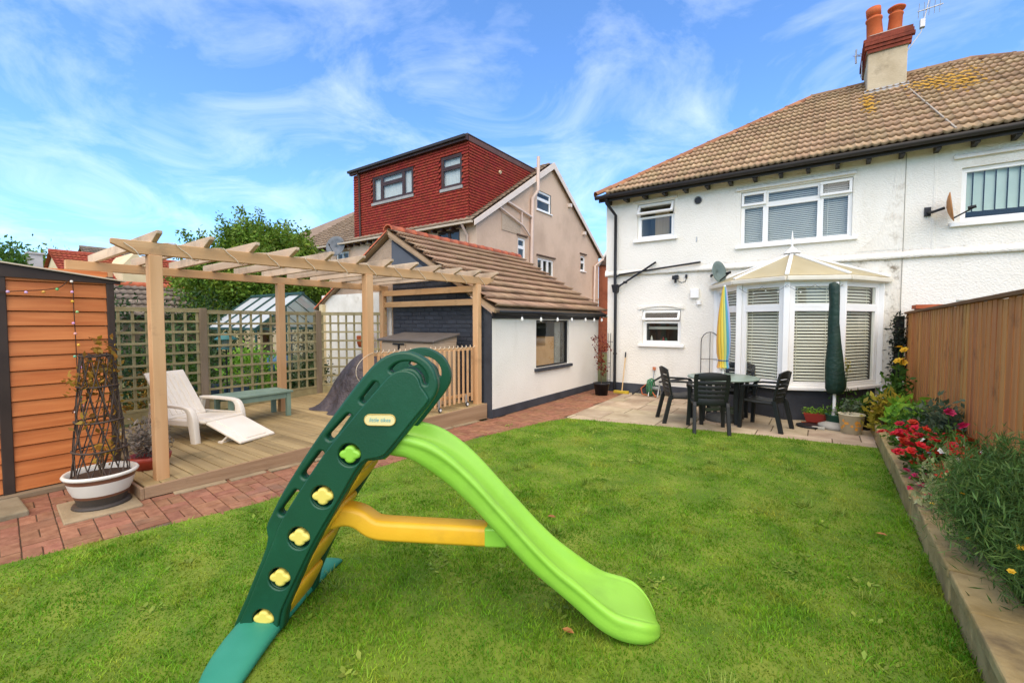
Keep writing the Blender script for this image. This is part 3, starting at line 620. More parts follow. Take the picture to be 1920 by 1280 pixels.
for r_ in range(44):
    z = .04+r_*.0745
    top = RX+ (RZo-.12-z)/((RZo-OEZ)/(OX+.1-RX)) if z > 1.7 else OX
    x = RX+.11-(.1 if r_ % 2 else 0)
    while x+.106 < min(top, OX+.001):
        if x > RX+.08: msb.append(Matrix.Translation((x, OY0+.006+random.uniform(-.003, .003), z)))
        x += .2225
pieces('brick', bk, dk, gb, [q for q in msb if q.to_translation().z > .15], 300)
# smooth upper triangle of paler grey
smooth_g = mat('grey_smooth_render', '#50545a', '#5d6167', 2, .8, .3, 30)
MB().prism([(RX+.01, OY0, 2.34), (RX+.01, OY0, RZo-.16), (RX+1.28, OY0, 2.36)], (0, -.012, 0)).build('gable_render', smooth_g, ob)
MB().prism([(OX, OY0-.001, .0), (OX-.16, OY0-.001, .0), (OX-.16, OY0-.001, 1.78), (OX, OY0-.001, 1.7)], (0, .02, 0)).build('corner_return', dk, ob)
sl2 = Vector((RX-(OX+.13), 0, RZo-OEZ)); l2 = sl2.length; O2 = Vector((OX+.13, OY1+.12, OEZ))
b = MB(); u2 = Vector((0, 1, 0))
b.add([(OX+.13, OY0-.08, OEZ), (OX+.13, OY1+.1, OEZ), (RX, OY1+.1, RZo), (RX, OY0-.08, RZo)], [(0, 1, 2, 3)])
orf = b.build('roof', tile_m, ob); md = orf.modifiers.new('thick', 'SOLIDIFY'); md.thickness = .05; md.offset = -1
otile = mat('outbuilding_tile', '#9a7c62', '#b6977a', 2.5, rnd=.08, hue=.008, c3='#5f4c3a', c3scale=1.2, c3lo=.55, c3hi=.8, **TR)
tile_roof(orf, (OX+.15, OY0-.1, OEZ+.015), (0, 1, 0), sl2, 15, 11, (OY1+.12-OY0+.1)/15, l2/11, lambda U, V: True, otile, 300, amp=.02, waves=4, lift=.07)
orr = mat('red_ridge_tile', '#a65436', '#c06d4b', 5, .85, .4, 40, rnd=.12, c3='#8b7a66', c3scale=4, c3lo=.6, c3hi=.8)
ridge_run(ob, (RX, OY0-.1, RZo+.05), (RX, OY1+.12, RZo+.05), 14, .12, orr)
MB().prism([(OX+.14, OY0-.075, OEZ-.05), (OX+.14, OY0-.075, OEZ+.02), (RX, OY0-.075, RZo+.02), (RX, OY0-.075, RZo-.1)], (0, .02, 0)).build('verge_mortar', mat('verge_mortar', '#8a7358', '#a58c6d', 8, .9, .5, 40), ob)
MB().box(OX-.0, OY0+.02, 1.66, OX+.03, OY1, 1.80).build('fascia', black_m, ob)
b = MB(); b.loft([[(OX+.08+p[0], y, 1.80+p[1]) for p in ((0, 0), (.01, -.05), (.05, -.075), (.09, -.05), (.1, 0))] for y in (OY0, OY1+.1)], False, True, False); gt = b.build('gutter', black_m, ob); md = gt.modifiers.new('thick', 'SOLIDIFY'); md.thickness = .005
wo = window(ob, MX(OX), *HW, [(HW[0]+.0, HW[1]-.0, HW[2], HW[3], 'fix')], fm=black_m, t=.03, fy=.04, sill=(.06, .07, .06), sillm=dado, room=1.2, roomm=mat('store_room', '#6f6a60', '#817b70', 2, .9))
card = mat('cardboard', '#b98d5b', '#c99d6b', 4, .9)
Mo = MX(OX)
MB(Mo).box(7.16, .17, .6, 7.78, .5, 1.12).build('cardboard_box', card, wo); MB(Mo).box(7.80, .2, .6, 8.16, .6, 1.3).build('cardboard_box', card, wo); MB(Mo).box(8.2, .2, .6, 8.44, .22, 1.62).build('net_curtain', mat('grey_curtain', '#9c988c', '#aeaa9e', 3, .9, stretch=(1, 6, .2)), wo)
t = thing('outbuilding_bulb_string', 'row of hanging glass bulbs under the outbuilding eaves', 'string lights', (OX+.2, 7.8, 1.75)); 
MB().tube([(OX+.2, y, 1.735+.012*math.sin(y*6)) for y in np.linspace(6.0, 9.9, 40)], .004, 5).build('cable', black_m, t)
for y in (6.35, 6.98, 7.6, 8.2, 8.85, 9.3, 9.72):
    q = (OX+.2, y, 1.66); bb = MB().lathe([(.001, -.05), (.022, -.035), (.026, -.01), (.016, .02), (.012, .03)], q, 10).build('bulb', bulb_w, t); MB().lathe([(.014, .03), (.014, .065), (.001, .066)], q, 8).build('bulb_socket', black_m, bb)
# the neighbour's half of that outbuilding
nb = thing('neighbouring_outbuilding', 'pebbledashed outbuilding half with orange verge tiles left of the charcoal gable', 'outbuilding', (-8.1, 5.8, 0))
NX, NEZ = -9.35, 1.92
b = MB(); b.add([(RX-.005, OY0+.02, 0), (NX, OY0+.02, 0), (NX, OY0+.02, NEZ), (RX-.005, OY0+.02, RZo-.06)], [(3, 2, 1, 0)]); b.add([(NX, OY0+.02, 0), (NX, OY1, 0), (NX, OY1, NEZ), (NX, OY0+.02, NEZ)], [(0, 1, 2, 3)])
b.build('wall', pebble, nb)
MB().box(-9.3, OY0-.01, .1, -6.93, OY0+.01, 2.2).build('white_painted_panel', mat('peeling_white', '#d8d2c2', '#ece7da', 5, .9, .6, 30, c3='#b5a893', c3scale=3, c3lo=.6, c3hi=.75), nb)
b = MB(); b.add([(NX-.12, OY0-.08, NEZ-.05), (NX-.12, OY1+.1, NEZ-.05), (RX, OY1+.1, RZo), (RX, OY0-.08, RZo)], [(0, 1, 2, 3)]); o = b.build('roof', tile_m, nb); md = o.modifiers.new('thick', 'SOLIDIFY'); md.thickness = .06
ridge_run(nb, (NX-.12, OY0-.04, NEZ-.01), (RX-.03, OY0-.04, RZo+.02), 10, .07, orr, 'verge_tile')
MB().box(-9.28, OY0-.09, .0, -9.16, OY0-.012, 2.0).build('fence_board', mat('cream_board', '#cbb98f', '#dac89e', 4, .8), nb)

# ---------------------------------------------------------------- decking
deck = thing('timber_decking', 'low weathered timber deck with planks under the pergola', 'decking', (-6.4, 3.4, 0))
DB = -7.95; y = 1.31; i = 0
while y < 5.68:
    a, c = y+.004, min(y+.118, 5.70); ja = random.uniform(-.002, .002)
    m_ = MB(); x0 = DB; xa, xb = fx(a)-.0, fx(c)-.0
    m_.add([(x0, a, dz(a)-.03+ja), (xa, a, dz(a)-.03+ja), (xb, c, dz(c)-.03+ja), (x0, c, dz(c)-.03+ja), (x0, a, dz(a)+ja), (xa, a, dz(a)+ja), (xb, c, dz(c)+ja), (x0, c, dz(c)+ja)], [(0, 3, 2, 1), (4, 5, 6, 7), (0, 1, 5, 4), (1, 2, 6, 5), (2, 3, 7, 6), (3, 0, 4, 7)])
    m_.build('plank', deck_m, deck, .004, 1); y += .122
fas = mat('deck_fascia', '#8a6d50', '#a98b6b', 4, .85, .4, 50, (1, .15, 3), c3='#6f5a45', c3scale=3, c3lo=.55, c3hi=.8)
for ya, yb in ((1.3, 3.55), (3.56, 5.72)):
    MB().add([(fx(ya)+.002, ya, .005), (fx(yb)+.002, yb, .005), (fx(yb)+.002, yb, dz(yb)-.002), (fx(ya)+.002, ya, dz(ya)-.002), (fx(ya)+.03, ya, .005), (fx(yb)+.03, yb, .005), (fx(yb)+.03, yb, dz(yb)-.002), (fx(ya)+.03, ya, dz(ya)-.002)],
             [(0, 3, 2, 1), (4, 5, 6, 7), (0, 1, 5, 4), (1, 2, 6, 5), (2, 3, 7, 6), (3, 0, 4, 7)]).build('fascia_board', fas, deck, .004, 1)
MB().box(-7.9, 1.27, .0, fx(1.3)+.03, 1.298, dz(1.3)-.003).build('fascia_board', fas, deck, .004, 1)
b = MB(); b.add([(DB, 1.32, 0), (fx(1.3)-.03, 1.32, 0), (fx(5.7)-.03, 5.68, 0), (DB, 5.68, 0), (DB, 1.32, .07), (fx(1.3)-.03, 1.32, .07), (fx(5.7)-.03, 5.68, .21), (DB, 5.68, .21)], [(4, 5, 6, 7), (0, 1, 5, 4), (1, 2, 6, 5), (2, 3, 7, 6), (3, 0, 4, 7)]); b.build('deck_frame', mat('deck_frame', '#3a2e22', '#4a3b2c', 4, .9), deck)
# loose stone edging along the foot of the deck, one big step slab by the shed
edm = mat('stone_edging', '#857458', '#a08e70', 6, .9, .6, 40, rnd=.15)
yy = 1.5; k = 0
while yy < 5.4:
    ln = random.uniform(.35, .6); x = fx(yy)+.075+random.uniform(-.01, .01)
    o = MB().box(-.035, 0, -.01, .035, ln-.03, .012).build('edging_stone', edm, path, .005, 1); o.matrix_local = Matrix.Translation((x, yy, .003)) @ Matrix.Rotation(R(-5.5+random.uniform(-2, 2)), 4, 'Z'); yy += ln
tag(MB(Matrix.Translation((-5.1, 1.08, 0)) @ Matrix.Rotation(R(-5), 4, 'Z')).box(-.3, -.3, -.01, .28, .19, .016).build('planter_slab', edm, None, .008), 'square stone slab under the striped planter', 'stone slab')
tag(MB().box(-5.86, -.2, -.01, -5.35, .64, .045).build('stepping_stone', mat('worn_stone', '#7d7158', '#968a70', 5, .9, .6, 30), None, .012), 'worn grey stone slab lying before the shed', 'stone slab')

# ---------------------------------------------------------------- pergola
pg = thing('timber_pergola', 'pale timber pergola with twelve slanting rafters over the deck', 'pergola', (-6, 3.5, .15))
def px_(Y): return -5.12+.112*(Y-1.45)
def post(x, y, top, z0, name='post'): MB().box(x-.052, y-.052, z0, x+.052, y+.052, top).build(name, timber, pg, .006)
post(px_(1.47), 1.47, 2.22, .1); post(px_(3.65), 3.65, 2.22, .18); post(px_(5.62), 5.62, 2.22, .24)
BX = -7.03
post(BX, 1.55, 2.2, .1); post(BX, 3.62, 2.2, .18); post(BX, 5.62, 2.2, .24)
def cut_beam(p0, p1, th, z0, z1, cut, m, name):
    p0, p1 = Vector(p0), Vector(p1); d = (p1-p0).normalized(); x = Vector((d.y, -d.x, 0))*th/2; h = z1-z0
    prof = [p0+Vector((0, 0, z1)), p0+Vector((0, 0, z1-h*.35)), p0+d*cut+Vector((0, 0, z0)), p1-d*cut+Vector((0, 0, z0)), p1+Vector((0, 0, z1-h*.35)), p1+Vector((0, 0, z1))]
    MB().prism([q-x for q in prof], 2*x).build(name, m, pg, .004, 1)
cut_beam((px_(1.17), 1.17, 0), (px_(5.98), 5.98, 0), .07, 2.221, 2.34, .16, timber_h, 'beam')
cut_beam((BX, 1.2, 0), (BX, 5.72, 0), .07, 2.201, 2.305, .0, timber_h, 'beam')
cut_beam((BX+.05, 5.62, 0), (px_(5.62)-.04, 5.62, 0), .06, 2.1, 2.2, .0, timber_h, 'tie_beam')
cut_beam((BX+.053, 5.63, 0), (px_(5.62)-.053, 5.63, 0), .05, 1.885, 1.985, .0, timber_h, 'cross_rail')
for i in range(12):
    Y = 1.47+i*.405; tip = px_(Y)+.17; prof = [(-7.3, Y, 2.435), (-7.3, Y, 2.335), (tip-.16, Y, 2.335), (tip, Y, 2.405), (tip, Y, 2.435)]
    MB().prism([(q[0], q[1]-.0225, q[2]-.0 if q[0] > -6 else q[2]-.03) for q in prof], (0, .045, 0)).build('rafter', rafter_m, pg, .004, 1)
t = thing('rope_light', 'thin pale cord wound around the front pergola beam', 'cord', (px_(3.5), 3.5, 2.3)); pts = []
for k in range(400):
    s_ = k/400; Y = 1.25+4.6*s_; a = -s_*2*PI*11.5+.6; ex, ez = math.cos(a), math.sin(a); q = max(abs(ex)/.046, abs(ez)/.07)
    pts.append((px_(Y)+ex/q, Y, 2.28+ez/q))
MB().tube(pts, .0045, 5).build('cord_winding', mat('pale_cord', '#cdbb9d', '#dbcaac', 5, .6), t)
# hanging loop at the middle post
MB().tube(smoothpts([(px_(3.65)+.056, 3.68, 1.2), (px_(3.65)+.07, 3.52, 1.14), (px_(3.65)+.09, 3.40, 1.02), (px_(3.65)+.09, 3.42, .88), (px_(3.65)+.07, 3.56, .78), (px_(3.65)+.056, 3.66, .74)], 5, False), .0035, 5).build('hanging_loop', MATS['pale_cord'], t)

# ---------------------------------------------------------------- railing gate on the deck
rl = thing('slatted_deck_gate', 'slatted timber gate panel on small casters along the deck edge', 'gate', (px_(4.6), 4.6, .25))
ya, yb = 3.74, 5.54
for z, h_, n_ in ((1.17, .05, 'top_rail'), (.42, .05, 'bottom_rail')): MB().beam((px_(ya)-.03, ya, z), (px_(yb)-.03, yb, z), .03, h_).build(n_, timber_h, rl, .004, 1)
nb_ = 19
for i in range(nb_):
    y = ya+.05+(yb-ya-.1)*i/(nb_-1); MB().box(px_(y)+.0, y-.019, dz(y)+.07, px_(y)+.02, y+.019, 1.165).build('baluster', timber, rl, .003, 1)
for y in (4.78, 5.33):
    x = px_(y)+.06; b = MB(); rings = [[(x+o, y+math.cos(2*PI*j/16)*.034*r_, dz(y)+.045+math.sin(2*PI*j/16)*.034*r_) for j in range(16)] for o, r_ in ((-.012, .9), (-.008, 1), (.008, 1), (.012, .9))]; b.loft(rings); wh = b.build('caster_wheel', mat('caster_rubber', '#2b2a28', '#3a3937', 4, .6), rl)
    b = MB(); rings = [[(x+o, y+math.cos(2*PI*j/14)*.02, dz(y)+.045+math.sin(2*PI*j/14)*.02) for j in range(14)] for o in (-.015, .016)]; b.loft(rings); b.build('hub', white_p, wh); MB().box(x-.03, y-.015, dz(y)+.06, x-.014, y+.015, dz(y)+.2).build('fork', steel, wh)
t = thing('railing_rope_light', 'pale twisted cord running along the top of the slatted gate', 'cord', (px_(4.6), 4.6, 1.2))
MB().tube([(px_(y)-.03+.03*math.cos(k*.9), y, 1.195+.022*math.sin(k*.9)+.008) for k, y in enumerate(np.linspace(ya-.05, yb+.05, 150))], .006, 5).build('cord_winding', MATS['pale_cord'], t)
# ---------------------------------------------------------------- trellis along the boundary
def trellis(p0, p1, z0, z1, sp, label):
    p0, p1 = Vector(p0), Vector(p1); d = (p1-p0); Ln = d.length; d.normalize(); t = thing('trellis_panel', label, 'trellis', ((p0+p1)/2+Vector((0, 0, z0))), 'trellis panels behind the deck'); nrm = Vector((d.y, -d.x, 0))
    n = max(2, round(Ln/sp)); 
    for i in range(n+1):
        q = p0+d*(.02+(Ln-.04)*i/n); MB().beam(q+Vector((0, 0, z0)), q+Vector((0, 0, z1)), .016, .034 , d).build('upright_lath', lath_m, t)
    m_ = round((z1-z0)/.172)
    for j in range(m_+1):
        z = z0+.02+(z1-z0-.04)*j/m_; MB().beam(p0+nrm*.017+Vector((0, 0, z)), p1+nrm*.017+Vector((0, 0, z)), .016, .034).build('cross_lath', lath_m, t)
    MB().beam(p0+Vector((0, 0, z1+.012)), p1+Vector((0, 0, z1+.012)), .05, .024).build('cap_rail', lath_m, t)
    MB().beam(p0+nrm*.0+Vector((0, 0, z0-.08)), p1+nrm*.0+Vector((0, 0, z0-.08)), .03, .15).build('gravel_board', lath_m, t)
TX = -7.98
trellis((TX, .9, 0), (TX, 2.83, 0), .32, 1.79, .165, 'trellis panel next to the orange shed, behind the sun lounger')
trellis((TX, 2.93, 0), (TX, 4.77, 0), .34, 1.77, .165, 'trellis panel behind the green bench')
trellis((TX+.03, 4.88, 0), (-6.98, 5.66, 0), .38, 1.77, .15, 'trellis panel behind the dark cover, ending at the charcoal gable')
for y, lb in ((2.88, 'grey wooden trellis post behind the sun lounger'), (4.82, 'grey wooden trellis post beside the dark cover')):
    tag(MB().box(TX-.05, y-.05, 0, TX+.05, y+.05, 1.82).build('fence_post', postg, None, .006), lb, 'post', 'posts between the trellis panels')

# ---------------------------------------------------------------- shed
SX = -5.97
sh = thing('garden_shed', 'orange wood effect garden shed with dark corner trim and sloping roof', 'shed', (-6.8, .5, 0))
drk = mat('dark_shed_trim', '#33271f', '#42342a', 3, .55)
for r_ in range(15):
    z = .06+r_*.137
    MB().prism([(SX-.03, -.6, z), (SX+.012, -.6, z+.0), (SX-.006, -.6, z+.132), (SX-.03, -.6, z+.132)], (0, 1.93, 0)).build('cladding_board', shed_m, sh, .004, 1)
for y0_, y1_ in ((1.31, 1.37), (.56, .635)): MB().box(SX-.03, y0_, .05, SX+.022, y1_, 2.06).build('corner_post', drk, sh, .006)
MB().box(SX-.06, -.6, .05, SX-.032, 1.3, 2.04).build('added_backing', drk, sh)  # dark backing added to stop light showing through the board gaps
MB().box(-7.4, 1.34, .05, SX-.062, 1.36, 2.0).build('end_wall', shed_m, sh)
MB().add([(SX+.03, -.7, 2.03), (SX+.03, 1.42, 1.99), (SX+.03, 1.42, 2.03), (SX+.03, -.7, 2.30), (SX-.0, -.7, 2.03), (SX-.0, 1.42, 1.99), (SX-.0, 1.42, 2.03), (SX-.0, -.7, 2.30)], [(0, 1, 2, 3), (7, 6, 5, 4), (0, 4, 5, 1), (1, 5, 6, 2), (2, 6, 7, 3), (3, 7, 4, 0)]).build('fascia', drk, sh)
MB().add([(SX+.06, -.75, 2.312), (SX+.06, 1.46, 2.027), (-7.6, 1.46, 2.027), (-7.6, -.75, 2.312)], [(0, 1, 2, 3)]).build('roof_sheet', mat('pale_roof_sheet', '#c9b79c', '#d6c5aa', 3, .6), sh).modifiers.new('thick', 'SOLIDIFY').thickness = .012
MB().box(-7.5, -.7, 0, SX+.08, 1.36, .05).build('timber_base', mat('shed_base', '#7c6a52', '#988569', 4, .9, .5, 40, (1, .3, 1)), sh, .008)
t = thing('shed_bulb_string', 'string of coloured party bulbs hanging down the orange shed', 'string lights', (SX+.04, 1.0, 1.0))
cp = [(SX+.045, .55, 1.86), (SX+.05, .75, 1.885), (SX+.05, .86, 1.90), (SX+.05, .97, 1.93), (SX+.04, 1.055, 2.0), (SX+.05, 1.06, 1.7), (SX+.045, 1.065, 1.3), (SX+.05, 1.06, .9), (SX+.045, 1.02, .72)]
cps = smoothpts(cp, 5, False); MB().tube(cps, .004, 5).build('cable', mat('brown_cable', '#3b2416', '#4a2f1e', 3, .6), t)
for i, (y, z, c) in enumerate(((.64, 1.87, '#c9a9c9'), (.75, 1.87, '#d8b0d8'), (.86, 1.88, '#d8a545'), (.95, 1.91, '#63b56b'), (1.05, 1.89, '#dba6cf'), (1.05, 1.99, '#e4ddd0'), (1.05, 1.80, '#e0b23c'), (1.08, 1.70, '#8fbf7b'), (1.05, 1.59, '#d79bc4'), (1.06, 1.49, '#e6a9a0'), (1.08, 1.38, '#e0b23c'), (1.05, 1.27, '#6fb58f'), (1.09, 1.16, '#d79bc4'), (1.08, 1.06, '#e8c9d6'), (1.07, .95, '#e0b23c'), (1.08, .87, '#7fbf7b'), (1.09, .78, '#e69b8f'), (1.04, .73, '#eeeeee'))):
    MB().ball((SX+.065, y, z), .013, 8, 6).build('bulb', mat('bulb'+c, c, c, 2, .25, spec=.6), t)

# ---------------------------------------------------------------- right boundary fence and raised bed
fn = thing('boundary_fence', 'tall reddish brown closeboard fence on the right boundary', 'fence', (1.14, 6, 0))
def ftop(Y): return 1.785-.011*(Y-4.48)
y = 1.9; i = 0
while y < 9.55:
    wv = .128+random.uniform(-.005, .008); zt = ftop(y)+random.uniform(-.006, .006)
    MB().add([(1.116, y, .05), (1.122, y+wv+.012, .05), (1.135, y+wv+.012, .05), (1.128, y, .05), (1.116, y, zt), (1.122, y+wv+.012, zt), (1.135, y+wv+.012, zt), (1.128, y, zt)], [(0, 3, 2, 1), (4, 5, 6, 7), (0, 1, 5, 4), (1, 2, 6, 5), (2, 3, 7, 6), (3, 0, 4, 7)]).build('board', fence_m, fn); y += wv
MB().beam((1.12, 1.9, ftop(1.9)+.02), (1.12, 9.6, ftop(9.6)+.02), .06, .035).build('cap_rail', mat('fence_cap', '#6f4a2c', '#86603a', 5, .85, stretch=(1, .2, 1)), fn, .006)
for yy in (3.2, 5.1, 7.0, 8.9): MB().box(1.14, yy-.05, 0, 1.23, yy+.05, ftop(yy)).build('post', fence_m, fn)
b_p = thing('brick_pier', 'red brick pier just visible above the far end of the fence', 'brick pier', (1.35, 9.3, 0)); MB().box(1.2, 9.15, 0, 1.5, 9.5, 1.81).build('pier_core', cb, b_p); MB().box(1.17, 9.12, 1.81, 1.53, 9.53, 1.87).build('coping', mat('terracotta_coping', '#a04e2d', '#b55f3a', 5, .85), b_p)
bedw = thing('raised_bed_wall', 'low stone block wall edging the raised flower bed', 'garden wall', (.72, 5, 0))
stw = mat('bed_stone', '#96804f', '#b8a270', 5, .9, .8, 25, rnd=.12, c3='#55493a', c3scale=2.5, c3lo=.5, c3hi=.75)
y = 1.6
while y < 8.3:
    ln = random.choice((.45, .6, .75)); a = random.uniform(-.006, .006); b = MB().box(.625+a, y+.006, -.02, .80+a, y+ln-.006, .15).build('wall_block', stw, bedw, .012)
    MB().box(.615+a, y+.004, .152, .845+a, y+ln-.004, .215+random.uniform(-.004, .004)).build('coping_stone', stw, bedw, .012); y += ln
struct(MB().box(.8, 1.6, -.02, 1.11, 8.35, .185).build('bed_soil', soil))
# ---------------------------------------------------------------- children's slide
SN = Vector((-2.299, 1.06, 0)); SA = Vector((.847, .531, 0)).normalized(); SW = Vector((-SA.y, SA.x, 0))
sli = thing('garden_slide', 'dark green and lime plastic toddler slide with yellow steps on the lawn', 'slide', SN+SW*.2)
def MW(off): return frame(SN+SW*off, SA, (0, 0, 1), -SW)            # local x along the slide, y up, z towards the near side
plg = dict(rough=.42, spec=.45)
pgreen = mat('dark_green_plastic', '#0d4129', '#124d33', 3, bump=.1, bscale=90, c3='#1c5a40', c3scale=5, c3lo=.55, c3hi=.9, **plg)
plime = mat('lime_plastic', '#86bf38', '#93cb46', 3, bump=.08, bscale=90, c3='#7ba93c', c3scale=4, c3lo=.5, c3hi=.9, **plg)
pyel = mat('yellow_plastic', '#dfa51c', '#ecb62e', 3, bump=.08, bscale=90, c3='#c4942c', c3scale=5, c3lo=.5, c3hi=.85, **plg)
ppale = mat('pale_yellow_plastic', '#d9c65a', '#e4d26c', 3, **plg)
pteal = mat('faded_teal_plastic', '#2a7d63', '#3c9076', 3, bump=.08, bscale=200, rough=.5)
OUTL = [(-.161, -.004), (-.091, .196), (.02, .463), (.022, .56), (.052, .629), (.118, .753), (.261, .973), (.4, 1.162), (.537, 1.335), (.619, 1.415), (.699, 1.452), (.778, 1.452), (.857, 1.41), (.896, 1.351), (.908, 1.285), (.883, 1.22), (.801, 1.113), (.693, .979), (.652, .933), (.625, .917), (.585, .911), (.531, .891), (.425, .719), (.306, .526), (.206, .33), (.118, .133), (.07, .005)]
OUT = [(p.x, p.y) for p in smoothpts([(x, y, 0) for x, y in OUTL], 3)]
HOL = [(.467, .944), (.324, .73), (.2, .517), (.094, .305), (.003, .087)]
SLOT = [((.362, 1.028), (.459, 1.13)), ((.23, .832), (.315, .941)), ((.107, .64), (.184, .741)), ((.535, 1.215), (.595, 1.29))]
CRES = [(.668, 1.366), (.705, 1.398), (.764, 1.408), (.818, 1.388), (.852, 1.345), (.856, 1.30), (.838, 1.296), (.826, 1.335), (.792, 1.37), (.74, 1.374), (.69, 1.352)]
CRS = [(p.x, p.y) for p in smoothpts([(x, y, 0) for x, y in CRES], 3)]
INN = [(-.12, .03), (-.06, .2), (.06, .48), (.11, .6), (.21, .76), (.34, .95), (.47, 1.11), (.6, 1.26), (.68, 1.345), (.735, 1.365), (.785, 1.355), (.815, 1.325), (.83, 1.285), (.86, 1.24), (.86, 1.21), (.79, 1.125), (.68, .99), (.64, .945), (.6, .93), (.52, .9), (.41, .72), (.29, .525), (.19, .33), (.1, .14), (.06, .03)]
INS = [(p.x, p.y) for p in smoothpts([(x, y, 0) for x, y in INN], 3)]
slots = [capsule(a, c, .017) for a, c in SLOT]
FLIP = Matrix.Rotation(PI, 4, 'Y')
for side, off in (('near', .03), ('far', .37)):
    sg = 1 if side == 'near' else -1
    pan = link('side_panel', plate([OUT, CRS]+slots+[circ(h_, .056) for h_ in HOL], .05, .012), pgreen, sli, MW(off))
    link('panel_face', plate([INS]+[circ(h_, .058) for h_ in HOL], .016, .007), pgreen, pan, MW(off-sg*.031))
    link('panel_backing', plate([OUT, CRS]+slots, .012, .003), pgreen, pan, MW(off+sg*.028))
    for k, h_ in enumerate(HOL):
        a = [(h_[0]+(.033+.013*abs(math.cos(2*t)))*math.cos(t)*1.2, h_[1]+(.032+.012*abs(math.cos(2*t)))*math.sin(t)) for t in np.linspace(0, 2*PI, 40, endpoint=False)]
        link('step_knob', plate([a], .05, .012), plime if k == 0 else ppale, sli, MW(off-sg*.012))
bad = link('badge', plate([capsule((.575, 1.122), (.676, 1.122), .027, 8)], .008, .003), mat('cream_badge', '#d8c98c', '#e2d49a', 3, .5), sli, MW(-.0125))
link('badge_rim', plate([capsule((.575, 1.122), (.676, 1.122), .0285, 8), capsule((.575, 1.122), (.676, 1.122), .0235, 8)], .010, .002), mat('gold_rim', '#b89b52', '#c9ad62', 3, .5), bad, MW(-.0125))
fc = bpy.data.curves.new('txt', 'FONT'); fc.body = 'little tikes'; fc.size = .027; fc.align_x = 'CENTER'; fc.align_y = 'CENTER'; fc.extrude = .0006; fc.shear = .25
link('lettering', curve_mesh(fc), mat('teal_print', '#4fa0a8', '#4fa0a8', 3, .6), bad, MW(-.0175) @ Matrix.Translation((.6255, 1.122, 0)))
# chute
TOP = [(.60, 1.035), (.678, 1.041), (.738, 1.033), (.846, 1.0), (.957, .931), (1.067, .832), (1.174, .715), (1.284, .595), (1.394, .475), (1.501, .372), (1.61, .287), (1.70, .217), (1.78, .165), (1.85, .142), (1.90, .13), (1.95, .113), (1.99, .09), (2.02, .06), (2.04, .02)]
BOT = [(.60, .91), (.678, .895), (.738, .884), (.846, .817), (.957, .732), (1.067, .628), (1.174, .515), (1.284, .395), (1.394, .285), (1.501, .201), (1.61, .108), (1.70, .035), (1.78, .004), (1.85, -.012), (1.90, -.015), (1.95, -.015), (1.99, -.015), (2.02, -.015), (2.04, -.012)]
st = smoothpts([(x, z, 0) for x, z in TOP], 3, False); sb = smoothpts([(x, z, 0) for x, z in BOT], 3, False); rings = []
for p, q in zip(st, sb):
    s_, zt, zb = p.x, p.y, q.y; c = .21; hw_ = .165
    e = min(1, max(0, (s_-1.55)/.3)); hw_ += .045*e*e*(3-2*e)
    rimh = .085*(1-e*e*(3-2*e))+.012*e
    if s_ > 1.88: hw_ *= math.sqrt(max(.05, 1-((s_-1.88)/.165)**2.4))
    bed = zt-rimh; k = hw_/.165
    lp = .012*(1-e); half = [(-hw_, zb), (-hw_-.003, (zb+zt)/2), (-hw_, zt-.05), (-hw_-lp, zt-.042), (-hw_-lp-.003, zt-.014), (-hw_+.008*k, zt-.001), (-hw_+.024*k, zt), (-hw_+.034*k, zt-.012), (-hw_+.046*k, bed+rimh*.45), (-hw_+.06*k, bed+rimh*.12), (-hw_+.085*k, bed), (-.03*k, bed-.006)]
    pts = [SN+SA*s_+SW*(c+x)+Vector((0, 0, z)) for x, z in half]+[SN+SA*s_+SW*(c-x)+Vector((0, 0, z)) for x, z in half[::-1]]
    rings.append(pts)
ch_ = MB().loft(rings, True, True).build('chute', plime, sli)
md = ch_.modifiers.new('smooth', 'SUBSURF'); md.levels = 1; md.render_levels = 1
link('platform', plate([[(.45, 1.0), (.62, 1.03), (.66, .98), (.62, .90), (.5, .9)]], .30, .01), plime, sli, MW(.21))
# yellow steps
for k, h_ in enumerate(HOL[1:]+[(-.06, -.1)]):
    if k == 4: break
    dn = HOL[k+1]; up = HOL[k]; d = Vector((up[0]-dn[0], up[1]-dn[1])).normalized(); nv = Vector((d.y, -d.x)); c0 = Vector(dn)+nv*.062-d*.05; c1 = c0+d*.2+nv*.012
    P_ = [c0-nv*.018, c0+nv*.012-d*.012, c1+nv*.02, c1-nv*.02]
    link('ladder_step', plate([[(q.x, q.y) for q in smoothpts([(q.x, q.y, 0) for q in P_], 4)]], .29, .008), pyel, sli, MW(.2))
# yellow brace
A_ = [(.28, .535), (.33, .553), (.38, .557), (.44, .54), (.5, .5), (.56, .484), (.7, .478), (.9, .472), (1.13, .466)]
B_ = smoothpts([(x, z, 0) for x, z in A_], 4, False); rings = []
for i, p in enumerate(B_):
    q = B_[min(i+1, len(B_)-1)]-B_[max(i-1, 0)]; q.normalize(); nv = Vector((-q.y, q.x, 0)); h_, wd = .055, .06
    sec = [(-wd, -h_*.7), (-wd*.7, -h_), (wd*.7, -h_), (wd, -h_*.7), (wd, h_*.7), (wd*.7, h_), (-wd*.7, h_), (-wd, h_*.7)]
    rings.append([SN+SA*(p.x+nv.x*v)+SW*(.2+u_)+Vector((0, 0, p.y+nv.y*v)) for u_, v in sec])
MB().loft(rings, True, True).build('brace', pyel, sli, .008)
MB().beam(SN+SA*1.12+SW*.2+Vector((0, 0, .47)), SN+SA*1.24+SW*.2+Vector((0, 0, .47)), .13, .1).build('brace_socket', plime, sli, .01)
